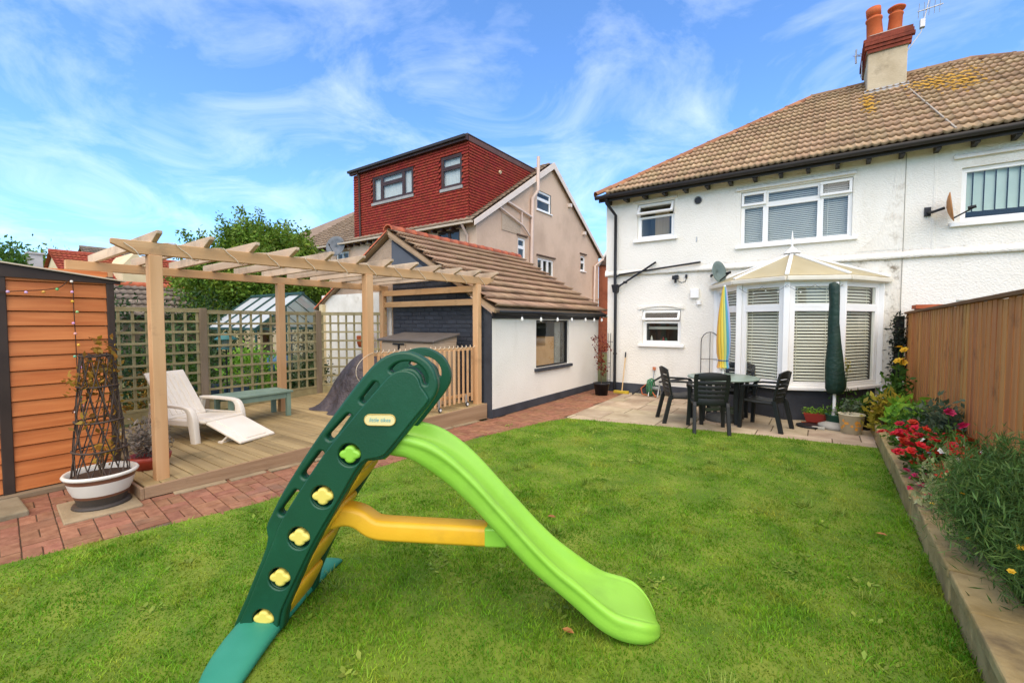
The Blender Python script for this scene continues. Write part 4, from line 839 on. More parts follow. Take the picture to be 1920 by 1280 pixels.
# base foot
rings = []
for wv, h_, s0, s1 in ((-.42, .02, -.04, .10), (-.38, .045, -.09, .13), (-.2, .065, -.15, .115), (0, .075, -.17, .10), (.2, .075, -.17, .1), (.4, .075, -.17, .1), (.6, .065, -.13, .12), (.68, .045, -.06, .13), (.71, .02, -.02, .11)):
    sec = [(s0, 0), (s0+.02, h_*.75), (s0+.05, h_), (s1-.05, h_), (s1-.02, h_*.8), (s1, 0)]; rings.append([SN+SA*a+SW*wv+Vector((0, 0, z)) for a, z in sec])
o = MB().loft(rings, True, True).build('base_foot', pteal, sli); md = o.modifiers.new('smooth', 'SUBSURF'); md.levels = 1; md.render_levels = 1

# ---------------------------------------------------------------- patio table, chairs, parasols
cpl = mat('dark_green_resin', '#0e110f', '#171b18', 3, .5, spec=.45)
def make_chair(label):
    t = thing('garden_chair', label, 'chair', (0, 0, 0), 'dark plastic chairs round the patio table')
    # faces +Y, origin on the ground
    b = MB(); b.loft([[(-.23, y, z-.03), (.23, y, z-.03), (.24, y, z), (0, y, z-.012), (-.24, y, z)] for y, z in ((-.2, .425), (0, .42), (.2, .44), (.235, .43), (.245, .40))], True, True); b.build('seat', cpl, t)
    for sx in (-1, 1):
        MB().loft([[(sx*x+o_*.026, y+q*.026, z) for o_, q in ((-1, -1), (1, -1), (1, 1), (-1, 1))] for x, y, z in ((.25, .235, 0), (.235, .215, .42), (.25, .2, .64))], True, False).build('leg', cpl, t, .006)
        MB().loft([[(sx*x+o_*.024, y+q*.03, z) for o_, q in ((-1, -1), (1, -1), (1, 1), (-1, 1))] for x, y, z in ((.23, -.33, 0), (.22, -.24, .4), (.22, -.22, .45))], True, False).build('leg', cpl, t, .006)
        MB().loft([[(sx*x+o_*.03, y, z+q*.014) for o_, q in ((-1, -1), (1, -1), (1, 1), (-1, 1))] for x, y, z in ((.22, -.27, .67), (.25, -.1, .67), (.26, .1, .66), (.255, .21, .645), (.25, .235, .61))], True, True).build('armrest', cpl, t, .006)
    def by(z): return -.21-.2*(z-.42)
    def arc(x): return .035*(1-(x/.22)**2)
    bk_ = []
    for sx in (-1, 1):
        MB().loft([[(sx*(x+o_), by(z)+q, z) for o_, q in ((-.028, -.015), (.028, -.015), (.028, .015), (-.028, .015))] for x, z in ((.19, .38), (.205, .6), (.215, .8), (.205, .86))], True, True).build('back_upright', cpl, t, .005)
    for z, h_ in ((.455, .09), (.54, .05), (.605, .05), (.67, .05), (.735, .05)):
        MB().loft([[(x, by(z)-.03*(1-(x/.2)**2)+q, z+v) for q, v in ((-.01, -h_/2), (.01, -h_/2), (.01, h_/2), (-.01, h_/2))] for x in np.linspace(-.2, .2, 7)], True, True).build('back_slat', cpl, t, .004)
    MB().loft([[(x, by(z)-.03*(1-(x/.2)**2)+q, z+v*(1 if v < 0 else 1)+ (arc(x) if v > 0 else 0)) for q, v in ((-.012, -.04), (.012, -.04), (.012, .04), (-.012, .04))] for x in np.linspace(-.215, .215, 9) for z in (.815,)], True, True).build('top_rail', cpl, t, .005)
    return t
c1_ = make_chair('dark plastic garden chair with its back to the lawn, nearest of the four')
spots = [((-1.36, 7.02, 0), 20, None), ((-1.84, 7.42, 0), -60, 'dark plastic garden chair on the hose reel side of the patio table'), ((-.71, 7.66, 0), 76, 'dark plastic garden chair between the patio table and the flower pots'), ((-1.22, 8.52, 0), 172, 'dark plastic garden chair partly hidden behind the table, against the conservatory')]
chairs = [c1_]+[copy_tree(c1_) for _ in spots[1:]]
for c_, (p, a, lb) in zip(chairs, spots):
    c_.location = p; c_.rotation_euler.z = R(a)
    if lb: c_['label'] = lb
tb = thing('patio_table', 'round grey green garden table with dark legs on the patio', 'table', (-1.31, 7.86, 0))
tcx, tcy = -1.31, 7.86
MB().lathe([(.001, .72), (.51, .72), (.535, .712), (.54, .70), (.525, .685), (.48, .69), (.001, .69)], (tcx, tcy, 0), 40).build('table_top', mat('grey_green_resin', '#76877a', '#86978a', 3, .35, spec=.5), tb)
for k in range(4):
    a = PI/4+k*PI/2; dx, dy = math.cos(a), math.sin(a)
    MB().loft([[(tcx+dx*r_+o_*.035, tcy+dy*r_+q*.035, z) for o_, q in ((-1, -1), (1, -1), (1, 1), (-1, 1))] for r_, z in ((.36, 0), (.33, .4), (.35, .69))], True, False).build('leg', cpl, tb, .008)
for a in (PI/4, 3*PI/4): MB().beam((tcx-math.cos(a)*.33, tcy-math.sin(a)*.33, .18), (tcx+math.cos(a)*.33, tcy+math.sin(a)*.33, .18), .03, .05).build('brace', mat('dull_green_resin', '#46513f', '#535f4b', 3, .5), tb)
tag(MB().lathe([(.001, .0), (.26, .0), (.26, .03), (.22, .09), (.06, .12), (.035, .13), (.035, .35), (.02, .35)], (tcx, tcy, 0), 24).build('parasol_base', mat('grey_cement', '#4b4b47', '#5a5a56', 5, .8)), 'dark round parasol base under the patio table', 'parasol base')
par = thing('closed_parasol', 'closed rainbow striped parasol standing through the patio table', 'parasol', (tcx, tcy, .1))
MB().tube([(tcx, tcy, .1), (tcx, tcy, 2.2)], .019, 10).build('pole', white_p, par)
prf = [(.012, 2.2), (.03, 2.1), (.045, 1.95), (.065, 1.75), (.08, 1.5), (.086, 1.3), (.08, 1.1), (.06, .98), (.07, .9), (.075, .84)]
for k, c in enumerate(('#e6cf58', '#c9d47c', '#5fa7bd', '#a3b6dc', '#cfc6de', '#dfdce0', '#e6c9b4', '#dcb6b0', '#e0b8c0', '#e3ad86', '#e8b05c', '#e8c24a')):
    rings = []
    for r_, z in prf:
        rr = []
        for j in range(6):
            f_ = j/5; a = -2.35+(k+f_)*2*PI/12+.5*(2.2-z); q = r_*(1+.28*math.sin(PI*f_)*1.0); rr.append((tcx+math.cos(a)*q, tcy+math.sin(a)*q, z+(.03*math.sin(PI*f_) if z < .9 else 0)))
        rings.append(rr)
    MB().loft(rings, False, True, False).build('canopy_panel', mat('parasol'+c, c, c, 6, .85, .2, 200, trans=.2), par)
MB().tube([(tcx+math.cos(a)*.078, tcy+math.sin(a)*.078, .98) for a in np.linspace(0, 2*PI, 16, endpoint=False)], .008, 6, closed=True).build('tie_strap', mat('blue_strap', '#2a5a8a', '#2f6090', 3, .8), par)
gx, gy = .17, 8.22
gp = thing('covered_parasol', 'parasol in a dark green zipped cover on a pale pole by the conservatory', 'parasol', (gx, gy, 0))
MB().tube([(gx+.01, gy, .05), (gx, gy, 2.2)], .022, 10).build('pole', white_p, gp)
rings = []
for z, r_, ox in ((.52, .03, 0), (.53, .09, .0), (.6, .125, .0), (.75, .125, 0), (1.0, .108, -.005), (1.3, .085, -.012), (1.6, .07, -.02), (1.9, .065, -.025), (2.12, .07, -.035), (2.18, .06, -.04), (2.2, .01, -.04)):
    rings.append([(gx+ox+math.cos(2*PI*j/18)*r_*(1+.12*math.sin(3*2*PI*j/18+z*3)+.05*math.sin(z*11+j)), gy+math.sin(2*PI*j/18)*r_, z) for j in range(18)])
MB().loft(rings).build('cover', mat('dark_green_cover', '#0f2a1f', '#173528', 5, .55, .5, 18, spec=.4, bdist=.03), gp)
MB().lathe([(.001, .0), (.2, .0), (.2, .05), (.1, .09), (.035, .1), (.03, .3)], (gx+.01, gy, 0), 20).build('base', mat('pale_cement', '#9a968c', '#aba79c', 6, .8), gp)

# ---------------------------------------------------------------- things along the house wall
br = thing('broom', 'upright broom with yellow bristle head leaning on the white house wall', 'broom', (-3.66, 9.6, 0))
MB().tube([(-3.66, 9.52, .05), (-3.65, 9.7, .86)], .013, 8).build('handle', mat('pale_handle', '#c9a878', '#d8b888', 4, .6), br); MB().tube([(-3.65, 9.68, .80), (-3.65, 9.705, .92)], .016, 8).build('grip', black_m, br)
MB().box(-3.84, 9.46, .0, -3.5, 9.55, .06).build('brush_head', mat('yellow_bristle', '#b89a2c', '#cdb03c', 30, .9, .6, 120), br, .01)
hr = thing('hose_reel', 'green garden hose wound on a small reel by the house wall', 'hose reel', (-2.95, 9.5, 0))
for k, rr in enumerate((.15, .17, .185, .17)):
    MB().tube([(-3.06+k*.035, 9.5+math.cos(a)*rr*.6, .2+math.sin(a)*rr) for a in np.linspace(0, 2*PI, 24, endpoint=False)], .013, 7, closed=True).build('hose_coil', mat('green_hose', '#2f6b46', '#3d7c55', 3, .5), hr)
MB().tube([(-3.05, 9.46, .02), (-3.15, 9.38, .05), (-3.2, 9.45, .16), (-3.1, 9.5, .26), (-2.95, 9.44, .1), (-2.85, 9.36, .015)], .014, 7).build('hose_end', mat('orange_hose', '#a8562f', '#b9653c', 3, .5), hr)
for x in (-3.02, -2.82): MB().tube([(x, 9.38, .01), (x, 9.5, .3), (x, 9.62, .01)], .012, 7).build('stand', steel, hr)
MB().lathe([(.04, -.12), (.04, .12)], (0, 0, 0), 12).build('drum', mat('grey_drum', '#7a7f7a', '#8a8f8a', 3, .5), hr).matrix_local = wm(hr).inverted() @ Matrix.Translation((-2.92, 9.5, .18)) @ Matrix.Rotation(PI/2, 4, 'Y')
for (a, c, lb, nm) in (((-3.4, 9.45, .02), (-2.78, 9.7, .46), 'long dark metal pole leaning from the plinth behind the hose reel', 'leaning_pole'), ((-2.88, 9.68, .3), (-2.3, 9.66, .42), 'short dark pole propped level behind the hose reel', 'leaning_pole')):
    tag(MB().tube([a, c], .02, 8).build(nm, black_m), lb, 'pole')
t = thing('hand_brush', 'small upright long handled brush above the hose reel', 'brush', (-3.02, 9.7, .3)); MB().tube([(-3.02, 9.7, .3), (-3.0, 9.72, .55)], .008, 6).build('handle', mat('blue_grey_handle', '#8793a0', '#97a3b0', 3, .5), t); MB().box(-3.03, 9.69, .55, -2.97, 9.73, .62).build('brush_head', mat('red_bristle', '#b56d4a', '#c57d58', 20, .9), t)
# black wire trellis frames on the wall
t = thing('wire_arch_trellis', 'thin dark metal arched plant support behind the parasol', 'plant support', (-1.86, 9.65, 0)); b = MB()
pts = [(-2.03, 9.66, .0), (-2.03, 9.66, 1.2)]+[(-1.86-.17*math.cos(a), 9.66, 1.2+.2*math.sin(a)) for a in np.linspace(0, PI, 9)]+[(-1.69, 9.66, 1.2), (-1.69, 9.66, 0)]
b.tube(pts, .008, 6); b.build('arch', black_m, t)
for z in (.4, .85): MB().tube([(-2.03, 9.66, z), (-1.69, 9.66, z)], .006, 5).build('cross_wire', black_m, t)
MB().tube([(-1.86, 9.66, 0), (-1.86, 9.66, 1.4)], .006, 5).build('upright_wire', black_m, t)
t = thing('wire_wall_trellis', 'narrow dark wire trellis at the left corner of the house', 'plant support', (-4.02, 9.68, 0))
for x in (-4.07, -4.01): MB().tube([(x, 9.68, .0), (x, 9.68, 1.35)], .007, 5).build('upright_wire', black_m, t)
for z in (.25, .65, 1.15): MB().tube([(-4.08, 9.68, z), (-3.95 if z > 1 else -4.0, 9.68, z)], .006, 5).build('cross_wire', black_m, t)
# ---------------------------------------------------------------- plants kit
def leaves(C, n, size, spread, aspect=2.2, up=.3, jitter=1.0):
    """n rhombic leaves scattered round the centres C (k,3) with std `spread`; returns V, F"""
    C = np.asarray(C, float); idx = rng.integers(0, len(C), n); sp = np.asarray(spread, float)
    p = C[idx]+rng.normal(0, 1, (n, 3))*sp
    d = rng.normal(0, 1, (n, 3)); d[:, 2] += up; d /= np.linalg.norm(d, axis=1)[:, None]
    q = rng.normal(0, 1, (n, 3)); q[:, 2] += .6; s = np.cross(d, q); s /= np.linalg.norm(s, axis=1)[:, None]+1e-9
    L_ = size*rng.uniform(.6, 1.4, n)[:, None]; W_ = L_/aspect
    V = np.stack([p, p+d*L_*.45+s*W_*.5, p+d*L_, p+d*L_*.45-s*W_*.5], 1).reshape(-1, 3); i = np.arange(n)*4
    return V, np.c_[i, i+1, i+2, i+3]
def leafobj(name, C, n, size, spread, m, parent, aspect=2.2, up=.3, zmin=None):
    V, F = leaves(C, n, size, spread, aspect, up)
    if zmin is not None: V[:, 2] = np.maximum(V[:, 2], zmin)
    return npmesh(name, V, F, m, parent)
def ellip(c, r, n, shell=.0):
    d = rng.normal(0, 1, (n, 3)); d /= np.linalg.norm(d, axis=1)[:, None]; k = (shell+(1-shell)*rng.random(n)**.5)[:, None]; return np.array(c)+d*k*np.array(r)
def lm(name, a, b, hue=.02, rnd=.35, tr=.35, c3=None): return mat(name, a, b, 2.5, .55, rnd=rnd, hue=hue, src='island', trans=tr, spec=.3, c3=c3, c3scale=1.3, c3lo=.5, c3hi=.8)
lf_tree = lm('tree_leaf', '#4c6a1b', '#779432', c3='#98a83a'); lf_dark = lm('dark_leaf', '#23391a', '#3a5526'); lf_mid = lm('mid_leaf', '#3c5c1f', '#567a2b'); lf_yel = lm('yellow_leaf', '#8d8a2a', '#b59a34'); lf_lime = lm('lime_leaf', '#6d9a2c', '#8cb83a'); lf_grey = lm('grey_leaf', '#4a5a3e', '#66755a'); lf_brown = lm('autumn_leaf', '#7a5522', '#a8842c'); lf_red = lm('red_leaf', '#6d2a22', '#8c4030')
bark = mat('bark', '#4b3d2e', '#67563f', 8, .95, .8, 30, (1, 1, .3))
def bush(name, label, cat, c, r, n, size, m, k=30, spread=.1, stems=5, aspect=2.2, group=None, up=.3):
    t = thing(name, label, cat, (c[0], c[1], c[2]), group); cc = (c[0], c[1], c[2]+r[2]); C_ = ellip(cc, r, k, .35)
    leafobj('foliage', C_, n, size, spread, m, t, aspect, up, c[2]+.01)
    for i in range(stems):
        q = C_[i]; MB().tube([(c[0]+random.uniform(-.03, .03), c[1]+random.uniform(-.03, .03), c[2]-.02), (c[0]*.6+q[0]*.4, c[1]*.6+q[1]*.4, c[2]*.5+q[2]*.5), tuple(q)], [.012, .008, .004], 5).build('stem', bark, t)
    return t
# ---------------------------------------------------------------- tree behind the trellis
tx, ty = -14., 6.75
tr_ = thing('broadleaf_tree', 'dense round green tree standing behind the greenhouse', 'tree', (tx, ty, 0))
lim = []; b = MB(); b.tube([(tx, ty, 0), (tx+.05, ty, .9), (tx, ty+.05, 1.7)], [.2, .16, .13], 10); b.build('trunk', bark, tr_)
for i in range(11):
    a = i*2.4; el = random.uniform(.3, 1.2); Lh = random.uniform(1.5, 2.4); q = Vector((tx, ty, random.uniform(1.2, 1.8))); e = q+Vector((math.cos(a)*math.cos(el)*Lh*.6, math.sin(a)*math.cos(el)*Lh*.8, math.sin(el)*Lh+.4)); m_ = q.lerp(e, .5)+Vector((0, 0, -.15))
    MB().tube([q, m_, e], [.07, .045, .015], 6).build('limb', bark, tr_)
CC = np.concatenate([ellip((tx, ty, 2.95), (1.5, 2.0, 1.45), 115, .6), ellip((tx, ty-.2, 2.6), (1.6, 2.1, 1.2), 60, .6), ellip((tx+.1, ty+.1, 3.85), (.8, 1.3, .65), 26, .5)])
V, F = leaves(CC, 60000, .095, .17, 1.9, .3)
# loose sprigs breaking the outline
sp_ = []
for i in range(70):
    q = CC[rng.integers(len(CC))]; d = q-np.array((tx, ty, 2.6)); d /= np.linalg.norm(d)+1e-6; d[2] += .7
    for s_ in np.linspace(.05, .38, 7): sp_.append(q+d*s_)
V2, F2 = leaves(np.array(sp_), 4200, .1, .045, 1.9, .4)
npmesh('crown', np.concatenate([V, V2]), np.concatenate([F, F2+len(V)]), lf_tree, tr_)

# ---------------------------------------------------------------- greenhouse
gh = thing('greenhouse', 'green framed glass greenhouse with bright roof panes behind the trellis', 'greenhouse', (-10.2, 5.2, 0))
gfm = mat('green_frame', '#26413a', '#30504a', 3, .5)
# gable faces +X at X=-9.6; ridge runs along -X
GX, GXb, GYc, GH, GE, hw = -9.6, -12.0, 5.45, 2.23, 1.46, 1.02
roof_glass = mat('painted_reflection_glass', '#dfe4e6', '#eef2f3', 1.5, .12, spec=.8, trans=.3)  # bright reflection on the roof panes is put into their white colour
cl = glass('greenhouse_glass', (.75, .85, .78, 1), .08)
for sy in (-1, 1):
    for k in range(4):
        x0_, x1_ = GX-k*.6, GX-(k+1)*.6
        MB().add([(x0_-.01, GYc, GH-.01), (x1_+.01, GYc, GH-.01), (x1_+.01, GYc+sy*hw, GE), (x0_-.01, GYc+sy*hw, GE)], [(0, 1, 2, 3)]).build('roof_pane', roof_glass, gh)
        MB().add([(x0_-.01, GYc+sy*hw, .25), (x1_+.01, GYc+sy*hw, .25), (x1_+.01, GYc+sy*hw, GE-.02), (x0_-.01, GYc+sy*hw, GE-.02)], [(0, 1, 2, 3)]).build('side_pane', cl, gh)
    for k in range(5):
        x = GX-k*.6; MB().beam((x, GYc, GH+.01), (x, GYc+sy*hw, GE+.01), .035, .04).build('rafter_bar', gfm, gh); MB().beam((x, GYc+sy*hw, 0), (x, GYc+sy*hw, GE), .035, .035).build('side_post', gfm, gh)
    MB().beam((GX, GYc+sy*hw, GE), (GXb, GYc+sy*hw, GE), .05, .05).build('eaves_bar', gfm, gh)
MB().beam((GX+.02, GYc, GH+.03), (GXb, GYc, GH+.03), .06, .05).build('ridge_bar', gfm, gh)
for y0_, y1_ in ((-hw, -.4), (-.4, .4), (.4, hw)):
    z_ = lambda y: GH-(GH-GE)*abs(y)/hw
    pp = [(GX, GYc+y0_+.01, .1), (GX, GYc+y1_-.01, .1), (GX, GYc+y1_-.01, z_(y1_)-.03)]+([(GX, GYc, GH-.03)] if y0_ < 0 < y1_ else [])+[(GX, GYc+y0_+.01, z_(y0_)-.03)]
    MB().add(pp, [tuple(range(len(pp)))]).build('gable_pane', cl, gh)
for y in (-.4, .4): MB().beam((GX+.01, GYc+y, 0), (GX+.01, GYc+y, GH-(GH-GE)*abs(y)/hw), .04, .04).build('door_post', gfm, gh)
MB().beam((GX+.012, GYc-hw, GE), (GX+.012, GYc+hw, GE), .04, .04).build('gable_bar', gfm, gh)

# ---------------------------------------------------------------- neighbour's planting seen through the trellis
grp = 'shrubs in the neighbouring garden'
bush('leafy_shrub', 'dark leafy shrub showing above the trellis right beside the shed', 'shrub', (-9.1, 1.95, 0), (.5, .75, 1.0), 2600, .075, lf_dark, 45, .13, group=grp)
bush('leafy_shrub', 'mid green shrub behind the first trellis panel near the pergola post', 'shrub', (-8.7, 2.75, 0), (.35, .5, .75), 1800, .07, lf_mid, 35, .12, group=grp)
bush('leafy_shrub', 'lime green shrub behind the trellis above the bench', 'shrub', (-8.9, 4.0, 0), (.3, .55, .55), 1500, .075, lf_lime, 30, .11, group=grp)
bush('leafy_shrub', 'dark shrub low behind the trellis post by the dark cover', 'shrub', (-8.7, 4.9, 0), (.3, .5, .5), 1300, .07, lf_dark, 30, .11, group=grp)
bush('leafy_shrub', 'brownish plant behind the trellis at the lounger back', 'shrub', (-8.5, 2.3, 0), (.25, .35, .45), 900, .06, lf_brown, 22, .1, group=grp)
bush('leafy_shrub', 'dark hedge mass behind the trellis beyond the lounger', 'shrub', (-10.6, 2.9, 0), (.7, 1.6, .8), 3600, .09, lf_dark, 70, .16, group=grp)
bush('leafy_shrub', 'bushy dark green growth below the big tree behind the greenhouse', 'shrub', (-12.9, 8.3, 0), (.8, 1.4, 1.0), 3600, .09, lf_dark, 70, .18, group=grp)
bush('leafy_shrub', 'tangled dark growth under the left side of the big tree', 'shrub', (-12.6, 4.6, 0), (.8, 1.0, 1.1), 3600, .09, lf_dark, 70, .18, group=grp)
bf = thing('bird_feeder', 'teal roofed bird feeder hanging behind the trellis above the bench', 'bird feeder', (-8.5, 3.42, 0))
MB().tube([(-8.5, 3.42, 0), (-8.5, 3.42, 1.3)], .012, 6).build('pole', black_m, bf); MB().lathe([(.001, 1.42), (.05, 1.40), (.17, 1.31), (.17, 1.295), (.001, 1.3)], (-8.5, 3.42, 0), 16).build('feeder_roof', mat('teal_feeder', '#2c6a68', '#3a7c7a', 3, .5), bf)
MB().lathe([(.06, 1.3), (.06, 1.14), (.001, 1.14)], (-8.5, 3.42, 0), 12).build('seed_tube', mat('seed_tube', '#8f9a90', '#a2aca2', 6, .3), bf); MB().lathe([(.001, 1.13), (.14, 1.13), (.14, 1.15), (.001, 1.15)], (-8.5, 3.42, 0), 14).build('seed_tray', MATS['teal_feeder'], bf)
for x, y, c, hh, lb in ((-8.75, 3.2, '#243646', .5, 'dark blue tub behind the trellis left of the bench back'), (-8.7, 3.65, '#1f3a4c', .45, 'dark blue tub behind the trellis at the bench middle'), (-9.3, 4.7, '#3f6a94', .35, 'small blue container inside the greenhouse front')):
    z = .55 if c == '#3f6a94' else 0
    tag(MB().lathe([(.001, z), (.17, z), (.2, z+hh), (.18, z+hh), (.16, z+.05), (.001, z+.05)], (x, y, 0), 18).build('tub', mat('tub'+c, c, c, 3, .5)), lb, 'tub')
tag(MB().lathe([(.001, 1.1), (.1, 1.1), (.13, 1.17), (.14, 1.32), (.13, 1.33), (.11, 1.15), (.001, 1.14)], (-7.55, 5.55, 0), 18).build('wall_pot', pot_m), 'terracotta pot fixed to the white wall behind the trellis', 'pot')

# ---------------------------------------------------------------- furniture on the deck
whp = mat('white_resin', '#e6dbc6', '#f0e7d5', 3, .4, .05, 100, spec=.45)
lo = thing('sun_lounger', 'off white plastic reclining sun lounger on the deck', 'sun lounger', (-6.5, 2.4, .14))
ly0, ly1 = 2.12, 2.74; zl = .13
def slat_panel(pa, pb, w0, w1, th, n, name):
    pa, pb = Vector(pa), Vector(pb); d = (pb-pa).normalized(); up = Vector((0, 1, 0)).cross(d)*-1
    if up.z < 0: up = -up
    Mx = frame(pa, d, (0, 1, 0), up) if True else None; ln = (pb-pa).length; W_ = w1-w0
    b = MB(Mx); b.box(0, w0, -th, ln, w1, 0); o = b.build(name, whp, lo, .015)
    for i in range(n):
        y = w0+W_*.1+(W_*.8)*(i+.5)/n; wv = W_*.8/n*.72; MB(Mx).box(ln*.06, y-wv/2, -.004, ln*.93, y+wv/2, .010).build('slat', whp, o, .006)
slat_panel((-6.80, 0, .25+zl), (-7.22, 0, .95), ly0+.05, ly1-.07, .03, 6, 'backrest')
slat_panel((-6.86, 0, .235+zl), (-6.16, 0, .275+zl), ly0+.03, ly1-.05, .04, 1, 'seat')
slat_panel((-6.18, 0, .255+zl), (-5.62, 0, .055+zl), ly0+.06, ly1-.06, .035, 1, 'leg_rest')
for y, sg in ((ly0-.02, -1), (ly1, 1)):
    P_ = smoothpts([(-6.98, y, .43+zl), (-6.78, y, .44+zl), (-6.5, y, .435+zl), (-6.38, y, .425+zl), (-6.31, y, .38+zl), (-6.28, y, .28+zl), (-6.26, y, .15+zl), (-6.24, y, 0+zl)], 3, False); rings = []
    for i, p in enumerate(P_):
        q = (P_[min(i+1, len(P_)-1)]-P_[max(i-1, 0)]).normalized(); nv = Vector((-q.z, 0, q.x)); wd = .035; th = .02+.035*max(0, min(1, (i-9)/6))*(1-.35*max(0, (i-15)/6))
        rings.append([p+nv*th*a+Vector((0, wd*c, 0)) for a, c in ((-1, -1), (1, -1), (1, 1), (-1, 1))])
    MB().loft(rings, True, True).build('arm_and_front_leg', whp, lo, .01)
    MB().loft([[(x+a*.03, y+c*.03, z) for a, c in ((-1, -1), (1, -1), (1, 1), (-1, 1))] for x, z in ((-6.96, .43+zl), (-7.0, .25+zl), (-7.05, zl))], True, False).build('rear_leg', whp, lo, .01)
    MB().beam((-6.98, y+(-.0), .23+zl), (-6.26, y, .24+zl), .03, .07).build('side_rail', whp, lo, .01)
MB().beam((-5.95, ly0+.06, .02+zl), (-5.95, ly1-.06, .02+zl), .07, .03).build('foot_bar', whp, lo, .006)
for y in (ly0+.1, ly1-.12): MB().beam((-5.84, y, .11+zl), (-5.95, y, .02+zl), .05, .025).build('foot_prop', whp, lo, .006)
lo.location = (-6.5, 2.33, .14); lo.rotation_euler.z = R(17)
bgm = mat('sage_paint', '#6f8371', '#829681', 5, .6, .15, 60)
bn = thing('garden_bench', 'long sage green backless bench in front of the trellis', 'bench', (-6.83, 3.1, .17))
bx0, bx1, by0, by1 = -7.1, -6.56, 2.64, 3.55
for k in range(3): MB().box(bx0+k*.18, by0, .54, bx0+k*.18+.176, by1, .57).build('top_plank', bgm, bn, .005)
for x in (bx0+.05, bx1-.05):
    for y in (by0+.06, by1-.06): MB().box(x-.03, y-.03, dz(y), x+.03, y+.03, .539).build('leg', bgm, bn, .004)
    MB().box(x-.012, by0+.09, .46, x+.012, by1-.09, .538).build('apron', bgm, bn)
# covered barbecue
cv = []; cx, cy = -6.22, 4.45
for z, r_ in ((.2, .68), (.205, .66), (.24, .55), (.4, .46), (.6, .42), (.8, .36), (.98, .27), (1.08, .16), (1.11, .02)):
    rr = []
    for j in range(40):
        a = 2*PI*j/40; f_ = 1+.13*math.sin(5*a+3*z)*(1.2-z)+.08*math.sin(9*a+7*z)*(1.2-z)+.04*math.sin(15*a-9*z); ox = -.25*(1.1-z)*math.exp(-((a-PI)**2 if a < PI*2 else 0)*.8); lean = .22*(z-.2)
        rr.append((cx+math.cos(a)*r_*f_*.95+ox+lean, cy+math.sin(a)*r_*f_*.9+lean*.3, z+(.012*math.sin(7*a) if z > .3 else 0)))
    cv.append(rr)
o = MB().loft(cv, True, True).build('covered_barbecue', mat('dark_plum_cover', '#3f3838', '#564c4b', 4, .5, 1.0, 7, spec=.45, bdist=.08)); tag(o, 'lumpy dark sheet covering a low object on the deck by the trellis', 'cover')
o.modifiers.new('s', 'SUBSURF').render_levels = 1
# storage box
sbx = thing('garden_storage_box', 'beige plastic storage box with grey sloping lid against the charcoal gable', 'storage box', (-5.7, 5.3, .24))
bxm = mat('beige_plastic', '#b39a7c', '#c3ab8d', 3, .5); lidm = mat('grey_brown_lid', '#5f574f', '#70685f', 4, .5)
MB().box(-6.31, 5.0, .25, -5.04, 5.55, 1.27).build('body', bxm, sbx, .015)
for x in (-6.3, -5.67): MB().box(x+.01, 4.985, .3, x+.61, 4.999, 1.25).build('door', bxm, sbx, .008)
MB().prism([(-6.36, 4.94, 1.275), (-6.36, 4.94, 1.315), (-6.36, 5.57, 1.42), (-6.36, 5.57, 1.38)], (1.38, 0, 0)).build('lid', lidm, sbx, .012)
MB().prism([(-6.3, 5.0, 1.27), (-6.3, 5.55, 1.27), (-6.3, 5.55, 1.378)], (1.26, 0, 0)).build('gable_infill', bxm, sbx)
MB().box(-5.98, 4.965, 1.22, -5.7, 4.986, 1.245).build('latch', black_m, sbx); MB().box(-5.84, 4.96, 1.14, -5.81, 4.985, 1.24).build('padlock', black_m, sbx)
# ---------------------------------------------------------------- pots left
bxp, byp = -5.14, 1.05
bp = thing('barrel_planter', 'round white planter with brown stripes on a dark saucer beside the shed', 'planter', (bxp, byp, 0))
def band(prof, nm, m): MB().lathe(prof, (bxp, byp, 0), 36).build(nm, m, bp)
cer = mat('cream_glaze', '#cfcabc', '#ddd8ca', 4, .35, c3='#a59c88', c3scale=5, c3lo=.6, c3hi=.85); brn = mat('brown_glaze', '#6b4532', '#7c533d', 5, .4); drg = mat('dark_glaze', '#3b342d', '#4a4239', 5, .5)
band([(.001, .0), (.185, .0), (.2, .02), (.19, .04), (.15, .045)], 'saucer', drg); band([(.165, .04), (.172, .08), (.182, .105)], 'foot_band', drg); band([(.182, .105), (.191, .13)], 'stripe', brn); band([(.191, .13), (.212, .18), (.228, .24)], 'body_band', cer); band([(.228, .24), (.234, .275)], 'stripe', brn); band([(.234, .275), (.25, .28), (.256, .295), (.245, .31), (.228, .305), (.215, .26)], 'rim', cer); band([(.22, .262), (.001, .27)], 'compost', soil)
obl = thing('willow_obelisk', 'dark woven willow plant support standing in the striped planter', 'plant support', (bxp, byp, .26)); wil = mat('willow', '#3b2f26', '#54453a', 6, .8, rnd=.2)
def orr_(z): return .19-.085*(z-.28)/1.05
for k in range(11):
    for sg in (-1, 1):
        a0 = 2*PI*k/11; P_ = [(bxp+math.cos(a0+sg*1.75*f_)*orr_(.28+1.05*f_)*(1.0+.02*sg), byp+math.sin(a0+sg*1.75*f_)*orr_(.28+1.05*f_)*(1.0+.02*sg), .27+1.06*f_) for f_ in np.linspace(0, 1, 9)]
        MB().tube(P_, .005, 5).build('willow_rod', wil, obl)
for z in (.5, .75, 1.05, 1.31): MB().tube([(bxp+math.cos(a)*orr_(z)*1.05, byp+math.sin(a)*orr_(z)*1.05, z+.004*math.sin(3*a)) for a in np.linspace(0, 2*PI, 20, endpoint=False)], .009, 6, closed=True).build('hoop', wil, obl)
cl_ = thing('climbing_plant', 'sparse yellowing climber growing inside the willow support', 'plant', (bxp, byp, .26))
